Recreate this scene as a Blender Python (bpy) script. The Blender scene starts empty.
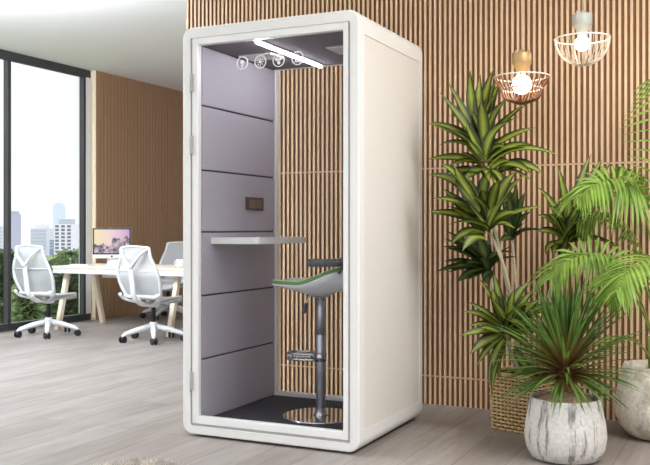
import bpy, bmesh, math, random
from mathutils import Vector, Matrix
PI = math.pi
rnd = random.Random(7)
S = bpy.context.scene
COL = S.collection

# ------------------------------------------------------------------ camera
CAM = Vector((1.8115, -4.2037, 1.166)); FPX = 891.0; HZ = 229.0
YAW = math.radians(25.5)
F = Vector((-math.sin(YAW), math.cos(YAW), 0)); R = Vector((math.cos(YAW), math.sin(YAW), 0)); UP = Vector((0, 0, 1))
cd = bpy.data.cameras.new('camera'); cam = bpy.data.objects.new('camera', cd); COL.objects.link(cam)
cd.sensor_width = 36; cd.sensor_fit = 'HORIZONTAL'; cd.lens = FPX / 650 * 36
cd.shift_y = -(232.5 - HZ) / 650; cd.clip_end = 3000; cd.clip_start = 0.05
cam.location = CAM; cam.rotation_euler = (PI / 2, 0, YAW)
S.camera = cam

def ray(px, py): return F + R * ((px - 325) / FPX) + UP * ((HZ - py) / FPX)
def P(px, py, t): return CAM + ray(px, py) * t
def onY(px, py, Y): d = ray(px, py); return CAM + d * ((Y - CAM.y) / d.y)
def onX(px, py, X): d = ray(px, py); return CAM + d * ((X - CAM.x) / d.x)
def onZ(px, py, Z): d = ray(px, py); return CAM + d * ((Z - CAM.z) / d.z)

# ------------------------------------------------------------------ materials
def lin(c):
    return tuple(((v / 255) / 12.92 if v / 255 <= .04045 else ((v / 255 + .055) / 1.055) ** 2.4) for v in c)
def mat(name, c, rough=.5, metal=0, spec=.5, vary=.06, scale=20, bump=0, bscale=None, stretch=(1, 1, 1)):
    m = bpy.data.materials.new(name); m.use_nodes = True
    nt = m.node_tree; b = nt.nodes['Principled BSDF']
    b.inputs['Roughness'].default_value = rough; b.inputs['Metallic'].default_value = metal
    b.inputs['Specular IOR Level'].default_value = spec
    L = lin(c)
    tc = nt.nodes.new('ShaderNodeTexCoord'); mp = nt.nodes.new('ShaderNodeMapping')
    mp.inputs['Scale'].default_value = stretch
    nt.links.new(tc.outputs['Object'], mp.inputs['Vector'])
    n = nt.nodes.new('ShaderNodeTexNoise'); n.inputs['Scale'].default_value = scale; n.inputs['Detail'].default_value = 4
    nt.links.new(mp.outputs['Vector'], n.inputs['Vector'])
    r = nt.nodes.new('ShaderNodeValToRGB')
    r.color_ramp.elements[0].position = .3; r.color_ramp.elements[1].position = .7
    r.color_ramp.elements[0].color = (*[v * (1 - vary) for v in L], 1)
    r.color_ramp.elements[1].color = (*[min(1, v * (1 + vary)) for v in L], 1)
    nt.links.new(n.outputs['Fac'], r.inputs['Fac']); nt.links.new(r.outputs['Color'], b.inputs['Base Color'])
    if bump:
        n2 = nt.nodes.new('ShaderNodeTexNoise'); n2.inputs['Scale'].default_value = bscale or scale * 4
        nt.links.new(mp.outputs['Vector'], n2.inputs['Vector'])
        bp = nt.nodes.new('ShaderNodeBump'); bp.inputs['Strength'].default_value = bump; bp.inputs['Distance'].default_value = .004
        nt.links.new(n2.outputs['Fac'], bp.inputs['Height']); nt.links.new(bp.outputs['Normal'], b.inputs['Normal'])
    return m
def emit(name, c, s):
    m = bpy.data.materials.new(name); m.use_nodes = True; nt = m.node_tree
    b = nt.nodes['Principled BSDF']; b.inputs['Base Color'].default_value = (*lin(c), 1)
    b.inputs['Emission Color'].default_value = (*lin(c), 1); b.inputs['Emission Strength'].default_value = s
    return m
def glass(name, tint=(1, 1, 1), refl=1.0):
    m = bpy.data.materials.new(name); m.use_nodes = True; nt = m.node_tree; nt.nodes.clear()
    o = nt.nodes.new('ShaderNodeOutputMaterial'); mx = nt.nodes.new('ShaderNodeMixShader')
    t = nt.nodes.new('ShaderNodeBsdfTransparent'); t.inputs[0].default_value = (*tint, 1)
    g = nt.nodes.new('ShaderNodeBsdfGlossy'); g.inputs['Roughness'].default_value = .02
    fr = nt.nodes.new('ShaderNodeFresnel'); fr.inputs[0].default_value = 1.3
    ml = nt.nodes.new('ShaderNodeMath'); ml.operation = 'MULTIPLY'; ml.inputs[1].default_value = refl
    nt.links.new(fr.outputs[0], ml.inputs[0]); nt.links.new(ml.outputs[0], mx.inputs[0])
    nt.links.new(t.outputs[0], mx.inputs[1]); nt.links.new(g.outputs[0], mx.inputs[2]); nt.links.new(mx.outputs[0], o.inputs[0])
    return m
def leafmat(name, edge, mid, rough=.4, trans=.25, lo=.15, hi=.75, along=None):
    """UV.x runs across the blade (0..1), UV.y from base to tip"""
    m = bpy.data.materials.new(name); m.use_nodes = True; nt = m.node_tree
    b = nt.nodes['Principled BSDF']; b.inputs['Roughness'].default_value = rough
    uv = nt.nodes.new('ShaderNodeUVMap'); sp = nt.nodes.new('ShaderNodeSeparateXYZ'); nt.links.new(uv.outputs[0], sp.inputs[0])
    a = nt.nodes.new('ShaderNodeMath'); a.operation = 'SUBTRACT'; a.inputs[1].default_value = .5
    ab = nt.nodes.new('ShaderNodeMath'); ab.operation = 'ABSOLUTE'
    nt.links.new(sp.outputs[0], a.inputs[0]); nt.links.new(a.outputs[0], ab.inputs[0])
    d = nt.nodes.new('ShaderNodeMath'); d.operation = 'MULTIPLY'; d.inputs[1].default_value = 2
    nt.links.new(ab.outputs[0], d.inputs[0])
    r = nt.nodes.new('ShaderNodeValToRGB'); e = r.color_ramp.elements
    e[0].position = lo; e[0].color = (*lin(mid), 1); e[1].position = hi; e[1].color = (*lin(edge), 1)
    nt.links.new(d.outputs[0], r.inputs[0]); out = r.outputs[0]
    if along:
        r2 = nt.nodes.new('ShaderNodeValToRGB'); e = r2.color_ramp.elements
        e[0].position = .1; e[0].color = (1, 1, 1, 1); e[1].position = .55; e[1].color = (0, 0, 0, 1)
        nt.links.new(sp.outputs[1], r2.inputs[0])
        mx = nt.nodes.new('ShaderNodeMix'); mx.data_type = 'RGBA'; mx.inputs[7].default_value = (*lin(along), 1)
        nt.links.new(r2.outputs[0], mx.inputs[0]); nt.links.new(out, mx.inputs[6]); out = mx.outputs[2]
    n = nt.nodes.new('ShaderNodeTexNoise'); n.inputs['Scale'].default_value = 6
    tc = nt.nodes.new('ShaderNodeTexCoord'); nt.links.new(tc.outputs['Object'], n.inputs['Vector'])
    hs = nt.nodes.new('ShaderNodeHueSaturation'); mr = nt.nodes.new('ShaderNodeMapRange')
    mr.inputs[1].default_value = .3; mr.inputs[2].default_value = .7; mr.inputs[3].default_value = .65; mr.inputs[4].default_value = 1.35
    nt.links.new(n.outputs[0], mr.inputs[0]); nt.links.new(mr.outputs[0], hs.inputs['Value']); nt.links.new(out, hs.inputs['Color'])
    nt.links.new(hs.outputs[0], b.inputs['Base Color'])
    tr = nt.nodes.new('ShaderNodeBsdfTranslucent'); nt.links.new(hs.outputs[0], tr.inputs[0])
    mxs = nt.nodes.new('ShaderNodeMixShader'); mxs.inputs[0].default_value = trans
    nt.links.new(b.outputs[0], mxs.inputs[1]); nt.links.new(tr.outputs[0], mxs.inputs[2])
    nt.links.new(mxs.outputs[0], nt.nodes['Material Output'].inputs[0])
    return m

M = {}
M['white'] = mat('white_lacquer', (232, 231, 228), .35, vary=.01)
M['white2'] = mat('door_white', (236, 236, 235), .35, vary=.01)
M['cream'] = mat('cream_side_panel', (224, 220, 213), .45, vary=.01)
M['greyjamb'] = mat('grey_seal', (176, 175, 172), .4, vary=.02)
M['fabric'] = mat('lilac_grey_felt', (176, 171, 181), .95, spec=.1, vary=.05, scale=120, bump=.3, bscale=500)
M['seam'] = mat('dark_seam', (58, 55, 60), .9)
M['felt_ceil'] = mat('ceiling_felt', (118, 111, 118), .95, spec=.1, vary=.06, scale=150)
M['carpet'] = mat('charcoal_carpet', (84, 84, 90), 1, spec=.05, vary=.35, scale=260, bump=.6, bscale=600)
M['chrome'] = mat('chrome', (200, 200, 204), .08, 1, vary=.02)
M['steel'] = mat('brushed_steel', (186, 189, 196), .3, .75, vary=.03)
M['dark'] = mat('dark_grey_plastic', (88, 88, 92), .5, vary=.05)
M['black'] = mat('black_rubber', (28, 28, 30), .5, vary=.05)
M['green'] = mat('green_upholstery', (116, 154, 96), .8, spec=.2, vary=.04, scale=90)
M['shell'] = mat('white_shell', (226, 227, 230), .25, vary=.01)
M['bronze'] = mat('bronze_socket', (92, 76, 66), .4, .5, vary=.05)
M['bronze2'] = mat('bronze_inner', (120, 102, 88), .4, .3, vary=.05)
M['vent'] = mat('vent_grey', (214, 212, 212), .5, vary=.05)
M['ventdark'] = mat('vent_slot', (140, 136, 138), .6)
M['frame'] = mat('window_frame_dark', (62, 63, 65), .4, .2, vary=.03)
M['ceil'] = mat('ceiling_paint', (245, 245, 246), .9, spec=.1, vary=.006, scale=3)
M['wallwhite'] = mat('wall_paint', (225, 222, 218), .9, spec=.1, vary=.01, scale=3)
M['cane'] = mat('pale_cane', (176, 166, 140), .7, vary=.2, scale=60, stretch=(1, 1, 3))
M['wood'] = mat('pale_birch', (240, 225, 204), .5, vary=.06, scale=8, stretch=(1, 8, 8))
M['soil'] = mat('potting_bark', (116, 94, 72), 1, spec=.1, vary=.5, scale=70, bump=1, bscale=90)
M['fibre'] = mat('coir_mulch', (172, 148, 120), 1, spec=.1, vary=.4, scale=90, bump=1, bscale=120)
M['fur'] = mat('fur_brown_grey', (190, 180, 171), .9, spec=.1, vary=.6, scale=16)
M['mesh_white'] = None
M['lampgold'] = mat('brass_socket', (178, 148, 102), .45, .35, vary=.03)
M['lampgrey'] = mat('grey_ceramic', (172, 172, 165), .5, vary=.02)
M['wire'] = mat('white_wire', (240, 232, 224), .4, vary=.01)
M['ribwood'] = mat('lamp_rib_wood', (128, 80, 48), .55, vary=.12, scale=60)
M['wirebeige'] = mat('cream_thread', (214, 200, 180), .6, vary=.03)
M['cord'] = mat('lamp_cord', (196, 176, 150), .7)
M['bulb'] = emit('bulb_glow', (255, 240, 216), 11)
M['bar'] = emit('light_bar_glow', (250, 250, 255), 31)
M['glass'] = glass('door_glass', (.98, .985, .985), .3)
M['rglass'] = glass('rear_glass', (.985, .99, .99), .08)
M['wglass'] = glass('window_glass', (.97, .98, .98), .3)
M['icon'] = mat('white_icon_print', (242, 242, 242), .6)
M['silver'] = mat('silver_alloy', (225, 226, 228), .35, .3, vary=.01)
M['paper'] = mat('white_card', (240, 240, 240), .6, vary=.01)

# mesh-back fabric (part transparent weave)
def meshmat():
    m = bpy.data.materials.new('white_mesh_weave'); m.use_nodes = True; nt = m.node_tree
    b = nt.nodes['Principled BSDF']; b.inputs['Base Color'].default_value = (*lin((206, 209, 213)), 1); b.inputs['Roughness'].default_value = .8
    t = nt.nodes.new('ShaderNodeBsdfTransparent'); mx = nt.nodes.new('ShaderNodeMixShader')
    w = nt.nodes.new('ShaderNodeTexWave'); w.bands_direction = 'Z'; w.inputs['Scale'].default_value = 60
    tc = nt.nodes.new('ShaderNodeTexCoord'); nt.links.new(tc.outputs['Object'], w.inputs[0])
    mr = nt.nodes.new('ShaderNodeMapRange'); mr.inputs[3].default_value = .12; mr.inputs[4].default_value = .5
    nt.links.new(w.outputs['Fac'], mr.inputs[0]); nt.links.new(mr.outputs[0], mx.inputs[0])
    nt.links.new(b.outputs[0], mx.inputs[1]); nt.links.new(t.outputs[0], mx.inputs[2]); nt.links.new(mx.outputs[0], nt.nodes['Material Output'].inputs[0])
    return m
M['mesh_white'] = meshmat()

def floor_mat():
    m = bpy.data.materials.new('oak_planks'); m.use_nodes = True; nt = m.node_tree; b = nt.nodes['Principled BSDF']
    N = nt.nodes.new; L = nt.links.new
    tc = N('ShaderNodeTexCoord'); mp = N('ShaderNodeMapping'); mp.inputs['Rotation'].default_value = (0, 0, PI / 2)
    L(tc.outputs['Object'], mp.inputs['Vector'])
    br = N('ShaderNodeTexBrick'); br.offset = .37; br.inputs['Scale'].default_value = 1
    br.inputs['Brick Width'].default_value = 1.9; br.inputs['Row Height'].default_value = .24
    br.inputs['Mortar Size'].default_value = .0022; br.inputs['Mortar Smooth'].default_value = .3
    br.inputs['Color1'].default_value = (*lin((156, 148, 143)), 1); br.inputs['Color2'].default_value = (*lin((145, 136, 130)), 1)
    br.inputs['Mortar'].default_value = (*lin((106, 96, 90)), 1); br.inputs['Bias'].default_value = 0
    L(mp.outputs['Vector'], br.inputs['Vector'])
    mp2 = N('ShaderNodeMapping'); mp2.inputs['Scale'].default_value = (1.0, .09, 1); L(tc.outputs['Object'], mp2.inputs['Vector'])
    n = N('ShaderNodeTexNoise'); n.inputs['Scale'].default_value = 22; n.inputs['Detail'].default_value = 7; n.inputs['Distortion'].default_value = .9
    L(mp2.outputs['Vector'], n.inputs['Vector'])
    r = N('ShaderNodeValToRGB'); r.color_ramp.elements[0].position = .3; r.color_ramp.elements[0].color = (.83, .82, .81, 1)
    r.color_ramp.elements[1].position = .68; r.color_ramp.elements[1].color = (1.07, 1.07, 1.07, 1)
    L(n.outputs['Fac'], r.inputs['Fac'])
    mx = N('ShaderNodeMix'); mx.data_type = 'RGBA'; mx.blend_type = 'MULTIPLY'; mx.inputs[0].default_value = 1
    L(br.outputs['Color'], mx.inputs[6]); L(r.outputs['Color'], mx.inputs[7])
    mp3 = N('ShaderNodeMapping'); mp3.inputs['Scale'].default_value = (1, .25, 1); L(tc.outputs['Object'], mp3.inputs['Vector'])
    n3 = N('ShaderNodeTexNoise'); n3.inputs['Scale'].default_value = 4; n3.inputs['Detail'].default_value = 3; L(mp3.outputs['Vector'], n3.inputs['Vector'])
    r3 = N('ShaderNodeValToRGB'); r3.color_ramp.elements[0].position = .35; r3.color_ramp.elements[0].color = (.84, .83, .82, 1)
    r3.color_ramp.elements[1].position = .65; r3.color_ramp.elements[1].color = (1.06, 1.06, 1.06, 1); L(n3.outputs['Fac'], r3.inputs['Fac'])
    mx3 = N('ShaderNodeMix'); mx3.data_type = 'RGBA'; mx3.blend_type = 'MULTIPLY'; mx3.inputs[0].default_value = 1
    L(mx.outputs[2], mx3.inputs[6]); L(r3.outputs['Color'], mx3.inputs[7])
    L(mx3.outputs[2], b.inputs['Base Color']); b.inputs['Roughness'].default_value = .5; b.inputs['Specular IOR Level'].default_value = .3
    bp = N('ShaderNodeBump'); bp.inputs['Strength'].default_value = .12; bp.inputs['Distance'].default_value = .003
    L(n.outputs['Fac'], bp.inputs['Height']); L(bp.outputs['Normal'], b.inputs['Normal'])
    return m
M['floor'] = floor_mat()

def slat_mat(name, c1, c2):
    m = mat(name, c1, .5, vary=.08, scale=9, stretch=(14, 14, .6))
    nt = m.node_tree; r = [x for x in nt.nodes if x.type == 'VALTORGB'][0]
    r.color_ramp.elements[0].color = (*lin(c2), 1); r.color_ramp.elements[1].color = (*lin(c1), 1)
    return m
M['slat'] = slat_mat('oak_slat', (232, 198, 162), (214, 178, 140))
M['slatback'] = mat('slat_backing', (140, 103, 74), .8, vary=.1)
M['rib'] = slat_mat('ribbed_panel', (166, 130, 97), (154, 119, 88))
M['rib_lit_end'] = mat('window_lit_panel_end', (252, 236, 208), .6, vary=.02)  # cream puts the window light on this panel end into the colour

def pot_mat(name, base, dark, streak):
    m = bpy.data.materials.new(name); m.use_nodes = True; nt = m.node_tree; b = nt.nodes['Principled BSDF']; N = nt.nodes.new; L = nt.links.new
    tc = N('ShaderNodeTexCoord'); mp = N('ShaderNodeMapping'); L(tc.outputs['Object'], mp.inputs['Vector'])
    mp.inputs['Scale'].default_value = (1, 1, .06) if streak else (1, 1, 1)
    n = N('ShaderNodeTexNoise'); n.inputs['Scale'].default_value = 21 if streak else 9; n.inputs['Detail'].default_value = 6; n.inputs['Roughness'].default_value = .65
    L(mp.outputs['Vector'], n.inputs['Vector'])
    r = N('ShaderNodeValToRGB'); e = r.color_ramp.elements
    e[0].position = .40; e[0].color = (*lin(dark), 1); e[1].position = .47 if streak else .52; e[1].color = (*lin(base), 1); L(n.outputs['Fac'], r.inputs['Fac'])
    n2 = N('ShaderNodeTexNoise'); n2.inputs['Scale'].default_value = 60; n2.inputs['Detail'].default_value = 5; L(tc.outputs['Object'], n2.inputs['Vector'])
    mr = N('ShaderNodeMapRange'); mr.inputs[1].default_value = .3; mr.inputs[2].default_value = .7; mr.inputs[3].default_value = .82; mr.inputs[4].default_value = 1.08
    L(n2.outputs['Fac'], mr.inputs[0])
    hs = N('ShaderNodeHueSaturation'); L(r.outputs[0], hs.inputs['Color']); L(mr.outputs[0], hs.inputs['Value']); L(hs.outputs[0], b.inputs['Base Color'])
    b.inputs['Roughness'].default_value = .75
    bp = N('ShaderNodeBump'); bp.inputs['Strength'].default_value = .4; bp.inputs['Distance'].default_value = .004; L(n2.outputs['Fac'], bp.inputs['Height']); L(bp.outputs[0], b.inputs['Normal'])
    return m
M['pot1'] = pot_mat('whitewashed_concrete', (214, 211, 206), (140, 133, 126), True)
M['pot2'] = pot_mat('weathered_stone', (236, 228, 216), (198, 187, 172), False)
M['wicker'] = mat('wicker_cane', (206, 176, 130), .6, vary=.28, scale=45, stretch=(1, 1, 2))
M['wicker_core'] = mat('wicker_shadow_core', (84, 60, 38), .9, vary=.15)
M['drac'] = leafmat('dracaena_leaf', (38, 54, 22), (148, 160, 58), .5, .22, .05, .78)
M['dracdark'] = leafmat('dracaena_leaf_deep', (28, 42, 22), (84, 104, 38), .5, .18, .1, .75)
M['palm'] = leafmat('palm_leaflet', (120, 156, 62), (160, 190, 92), .42, .4)
M['yucca'] = leafmat('yucca_blade', (66, 102, 44), (116, 150, 70), .42, .3, .2, .8, along=(134, 104, 62))
M['rachis'] = mat('palm_stalk', (128, 140, 62), .6, vary=.1)
M['tree'] = leafmat('tree_leaf', (80, 106, 70), (128, 152, 104), .6, .5)
M['tree2'] = leafmat('tree_leaf_pale', (140, 164, 118), (176, 194, 146), .6, .5)
M['bark'] = mat('bark', (98, 86, 74), .9, vary=.2)
M['lawn'] = mat('lawn_grass', (150, 164, 116), 1, vary=.3, scale=.6)
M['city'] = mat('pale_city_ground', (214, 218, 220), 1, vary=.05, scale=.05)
M['tower'] = mat('hazed_blue_glass_tower', (228, 240, 250), .6, vary=.02)  # tower, concrete and window tones are paled to imitate distance haze
M['conc'] = mat('hazed_concrete', (246, 247, 250), .8, vary=.02)
M['conc2'] = mat('hazed_grey_blue_concrete', (226, 229, 236), .8, vary=.02)
M['win'] = mat('hazed_tower_window', (200, 206, 216), .5, vary=.08)
M['windark'] = mat('hazed_dark_tower_window', (124, 127, 134), .5, vary=.2)

# ------------------------------------------------------------------ mesh helpers
def box(bm, x0, x1, y0, y1, z0, z1, mi=0):
    v = [bm.verts.new((x, y, z)) for z in (z0, z1) for y in (y0, y1) for x in (x0, x1)]
    for q in ((0, 2, 3, 1), (4, 5, 7, 6), (0, 1, 5, 4), (2, 6, 7, 3), (0, 4, 6, 2), (1, 3, 7, 5)):
        f = bm.faces.new([v[i] for i in q]); f.material_index = mi
def frame_axes(T, hint=None):
    T = T.normalized(); h = hint or (Vector((0, 0, 1)) if abs(T.z) < .9 else Vector((1, 0, 0)))
    A = T.cross(h)
    if A.length < 1e-5: A = T.cross(Vector((0, 1, 0)) if abs(T.y) < .9 else Vector((1, 0, 0)))
    A.normalize(); return A, A.cross(T).normalized()
def tube(bm, pts, rad, n=10, closed=False, cap=True, mi=0, flat=None):
    pts = [Vector(p) for p in pts]; m = len(pts); rings = []
    rr = rad if isinstance(rad, (list, tuple)) else [rad] * m
    prevA = None
    for i, p in enumerate(pts):
        a = pts[(i - 1) % m] if (closed or i > 0) else p; b = pts[(i + 1) % m] if (closed or i < m - 1) else p
        T = (b - a).normalized()
        if prevA is None: A, B = frame_axes(T)
        else:
            A = prevA - T * prevA.dot(T)
            A = A.normalized() if A.length > 1e-6 else frame_axes(T)[0]
            B = A.cross(T).normalized()
        prevA = A
        fa, fb = (1, 1) if flat is None else flat
        rings.append([bm.verts.new(p + (A * math.cos(2 * PI * k / n) * fa + B * math.sin(2 * PI * k / n) * fb) * rr[i]) for k in range(n)])
    for i in range(m if closed else m - 1):
        r0, r1 = rings[i], rings[(i + 1) % m]
        for k in range(n):
            f = bm.faces.new((r0[k], r0[(k + 1) % n], r1[(k + 1) % n], r1[k])); f.smooth = True; f.material_index = mi
    if cap and not closed:
        for r_, s in ((rings[0], -1), (rings[-1], 1)):
            f = bm.faces.new(r_ if s > 0 else r_[::-1]); f.material_index = mi
def lathe(bm, prof, n=48, c=(0, 0), mi=0, smooth=True):
    rings = []
    for r_, z in prof:
        rings.append([bm.verts.new((c[0] + max(r_, 1e-4) * math.cos(2 * PI * k / n), c[1] + max(r_, 1e-4) * math.sin(2 * PI * k / n), z)) for k in range(n)])
    for a, b in zip(rings, rings[1:]):
        for k in range(n):
            f = bm.faces.new((a[k], a[(k + 1) % n], b[(k + 1) % n], b[k])); f.smooth = smooth; f.material_index = mi
    for r_, s in ((rings[0], -1), (rings[-1], 1)):
        f = bm.faces.new(r_ if s > 0 else r_[::-1]); f.material_index = mi
def sphere(bm, c, r_, n=20, mi=0):
    o = bmesh.ops.create_uvsphere(bm, u_segments=n, v_segments=n // 2, radius=r_, matrix=Matrix.Translation(c))
    for v in o['verts']:
        for f in v.link_faces: f.smooth = True; f.material_index = mi
def bez(p0, p1, p2, t): return p0 * (1 - t) ** 2 + p1 * 2 * t * (1 - t) + p2 * t * t
def bez3(p0, p1, p2, p3, t): u = 1 - t; return p0 * u ** 3 + p1 * 3 * u * u * t + p2 * 3 * u * t * t + p3 * t ** 3
def catmull(pts, per=6):
    pts = [Vector(p) for p in pts]; out = []
    q = [pts[0] * 2 - pts[1]] + pts + [pts[-1] * 2 - pts[-2]]
    for i in range(1, len(q) - 2):
        for k in range(per):
            t = k / per; a, b, c, d = q[i - 1:i + 3]
            out.append(.5 * (2 * b + (c - a) * t + (2 * a - 5 * b + 4 * c - d) * t * t + (3 * b - a - 3 * c + d) * t ** 3))
    out.append(pts[-1]); return out
def leaf(bm, p0, p1, p2, w, hint, n=9, fold=.25, prof='lance', mi=0, twist=0):
    uvl = bm.loops.layers.uv.verify(); rows = []
    for i in range(n + 1):
        s = i / n; p = bez(p0, p1, p2, s); T = (bez(p0, p1, p2, min(1, s + .02)) - bez(p0, p1, p2, max(0, s - .02))).normalized()
        A = T.cross(hint)
        if A.length < 1e-4: A = T.cross(Vector((1, 0, .3)))
        A.normalize(); Nn = A.cross(T).normalized()
        if twist: A = (A * math.cos(twist * s) + Nn * math.sin(twist * s)); Nn = A.cross(T).normalized()
        if prof == 'lance': hw = w * (.22 + .78 * math.sin(PI * min(1, (s * .86 + .1)) ** 1.0) ** .8) * (1 - s ** 6) * (1 if s > .15 else .55 + 3 * s)
        elif prof == 'blade': hw = w * (1 - s ** 2.2) * (.75 + .25 * min(1, s * 4))
        else: hw = w * math.sin(PI * (s * .93 + .07)) ** .6 * (1 - s ** 5)
        hw = max(hw * .5, .0004)
        off = Nn * (hw * fold)
        rows.append((bm.verts.new(p - A * hw + off), bm.verts.new(p), bm.verts.new(p + A * hw + off)))
    for i in range(n):
        a, b = rows[i], rows[i + 1]
        for k in (0, 1):
            f = bm.faces.new((a[k], a[k + 1], b[k + 1], b[k])); f.smooth = True; f.material_index = mi
            for l, (u, v) in zip(f.loops, ((k / 2, i / n), ((k + 1) / 2, i / n), ((k + 1) / 2, (i + 1) / n), (k / 2, (i + 1) / n))): l[uvl].uv = (u, v)

def obj(name, bm, m, parent=None, label=None, loc=None, bevel=0, segs=2, recalc=True):
    if recalc: bmesh.ops.recalc_face_normals(bm, faces=bm.faces)
    me = bpy.data.meshes.new(name); bm.to_mesh(me); bm.free()
    for mm in (m if isinstance(m, (list, tuple)) else [m]): me.materials.append(mm)
    o = bpy.data.objects.new(name, me); COL.objects.link(o)
    if parent is not None: o.parent = parent
    if loc is not None: o.location = loc
    if label: o['label'] = label
    if bevel:
        b = o.modifiers.new('bevel', 'BEVEL'); b.width = bevel; b.segments = segs; b.limit_method = 'ANGLE'; b.angle_limit = math.radians(40); b.harden_normals = False
    return o
def thing(name, label, cat, loc=(0, 0, 0), rz=0, group=None):
    o = bpy.data.objects.new(name, None); COL.objects.link(o); o.location = loc; o.rotation_euler = (0, 0, rz); o.empty_display_size = .1
    o['label'] = label; o['category'] = cat
    if group: o['group'] = group
    return o
def tag(o, label, cat, group=None, kind=None):
    o['label'] = label; o['category'] = cat
    if group: o['group'] = group
    if kind: o['kind'] = kind
    return o
def struct(o, label=None, cat=None):
    o['kind'] = 'structure'
    if label: o['label'] = label
    if cat: o['category'] = cat
    return o
def dup(root, loc, rz, label=None):
    r = root.copy(); COL.objects.link(r); r.location = loc; r.rotation_euler = (0, 0, rz)
    if label: r['label'] = label
    for ch in list(root.children):
        c = ch.copy(); COL.objects.link(c); c.parent = r
        for g in ch.children:
            d = g.copy(); COL.objects.link(d); d.parent = c
    return r
def bx(name, dims, m, parent=None, bevel=0, label=None, loc=None):
    bm = bmesh.new(); box(bm, *dims); return obj(name, bm, m, parent, label, loc, bevel)

# ------------------------------------------------------------------ room shell
CZ = 3.2; XL = -5.85; XR = 5.5; WY = 1.45
struct(bx('floor', (XL - .1, XR + .1, -7.5, 8.6, -.12, 0), M['floor']), 'pale grey brown oak plank floor running into depth', 'floor')
struct(bx('ceiling', (XL - .1, XR + .1, -2.0, 8.6, CZ, CZ + .12), M['ceil']), 'plain white painted ceiling over the office', 'ceiling')
struct(bx('wall_far', (XL - .1, XR, 8.5, 8.6, 0, CZ), M['wallwhite']), 'far wall behind the desk area', 'wall')
# slatted partition
PITCH = .0345; SW = .0166; SD = .015
bm = bmesh.new(); WX0 = -2.05
box(bm, WX0, XR, WY + SD, WY + .18, 0, CZ, 1)
x = WX0
while x < XR - .02:
    for z0, z1 in ((0, .183), (.191, 1.565), (1.573, CZ)):
        box(bm, x, x + SW, WY, WY + SD + .002, z0, z1, 1); bm.faces.ensure_lookup_table(); bm.faces[-4].material_index = 0
    x += PITCH
for z in (.187, 1.569): box(bm, WX0, XR, WY + .006, WY + SD + .001, z - .005, z + .005, 0)
struct(obj('wall_back', bm, [M['slat'], M['slatback']], recalc=True), 'slatted oak feature wall behind the booth and plants', 'wall')
# ribbed brown wall at the left, beyond the window
bm = bmesh.new(); RX = -5.772; RY0 = 4.86
box(bm, XL - .1, RX, RY0, 8.5, 0, CZ, 0)
y = RY0 + .01
while y < 8.45:
    box(bm, RX - .001, RX + .008, y, y + .062, 0, CZ, 0); y += .07
box(bm, XL - .1, RX, RY0 - .012, RY0, 0, CZ, 1)
struct(obj('wall_left', bm, [M['rib'], M['rib_lit_end']]), 'brown fine ribbed wood wall beyond the window', 'wall')
# window wall: frames + glass
bm = bmesh.new(); fx0, fx1 = XL - .05, XL + .02
YW0, YW1 = -4.5, 4.74
box(bm, fx0, fx1, YW0, YW1 + .05, CZ - .10, CZ); box(bm, fx0, fx1, YW0, YW1 + .05, 0, .085)
box(bm, fx0, fx1, YW1 - .045, YW1 + .0, .085, CZ - .10)
for yy in (3.44, 2.1, .76, -.58, -1.92, -3.26, YW0): box(bm, fx0, fx1, yy - .026, yy + .026, .085, CZ - .10)
w1 = struct(obj('window_1', bm, M['frame'], bevel=.004), 'tall dark framed floor to ceiling window', 'window')
bm = bmesh.new(); box(bm, XL - .03, XL - .022, YW0, YW1 - .04, .085, CZ - .10); obj('window_glass', bm, M['wglass'], w1)
bm = bmesh.new(); box(bm, XL - .1, XL + .03, YW1, YW1 + .085, .085, CZ - .10); struct(obj('trim_1', bm, M['wallwhite']), 'white reveal strip at the window edge', 'trim')
bm = bmesh.new(); box(bm, XL - .1, XL + .005, YW1 + .085, RY0 - .012, 0, CZ); struct(obj('trim_2', bm, M['bronze']), 'thin dark strip beside the window reveal', 'trim')
bm = bmesh.new(); box(bm, XL - .1, XL - .07, YW0, -5.2, 0, CZ); struct(obj('wall_window', bm, M['wallwhite']), 'wall pier at the window end', 'wall')

# ------------------------------------------------------------------ booth
BW, BD, BH = 1.087, .985, 2.3
booth = thing('phone_booth', 'white rounded acoustic phone booth with glass door and lilac grey felt lining', 'phone booth', (-BW / 2, BD / 2, 0))
OX, OY = BW / 2, -BD / 2       # local = world + (OX, OY)
class BB:
    pass
def bobj(name, bm, m, parent=booth, **k):
    bmesh.ops.translate(bm, verts=bm.verts, vec=(OX, OY, 0)); return obj(name, bm, m, parent, **k)
def rrect(x0, x1, z0, z1, r_, n=8):
    out = []
    for cx, cz, a0 in ((x1 - r_, z1 - r_, 0), (x0 + r_, z1 - r_, PI / 2), (x0 + r_, z0 + r_, PI), (x1 - r_, z0 + r_, 1.5 * PI)):
        for k in range(n + 1):
            a = a0 + PI / 2 * k / n; out.append((cx + r_ * math.cos(a), cz + r_ * math.sin(a)))
    return out
def ring_extrude(bm, outer, inner, y0, y1, ch=.0):
    """tube with rounded outline: outer/inner outlines (same count), y0..y1, chamfer ch on the outer edges"""
    cx = sum(p[0] for p in outer) / len(outer); cz = sum(p[1] for p in outer) / len(outer)
    def shrink(pts, d): return [(px + (-d if px > cx else d), pz + (-d if pz > cz else d)) for px, pz in pts]
    loops = []
    for pts, y in ((inner, y0), (shrink(outer, ch), y0), (shrink(outer, ch * .3), y0 + ch * .3), (outer, y0 + ch), (outer, y1 - ch), (shrink(outer, ch), y1), (inner, y1)):
        loops.append([bm.verts.new((px, y, pz)) for px, pz in pts])
    loops.append(loops[0]); n = len(outer)
    for a, b in zip(loops, loops[1:]):
        for k in range(n):
            try: f = bm.faces.new((a[k], a[(k + 1) % n], b[(k + 1) % n], b[k]))
            except ValueError: pass
def rrect_in(x0, x1, z0, z1, r_): return rrect(x0, x1, z0, z1, r_)
Z0 = .012
bm = bmesh.new()
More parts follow.
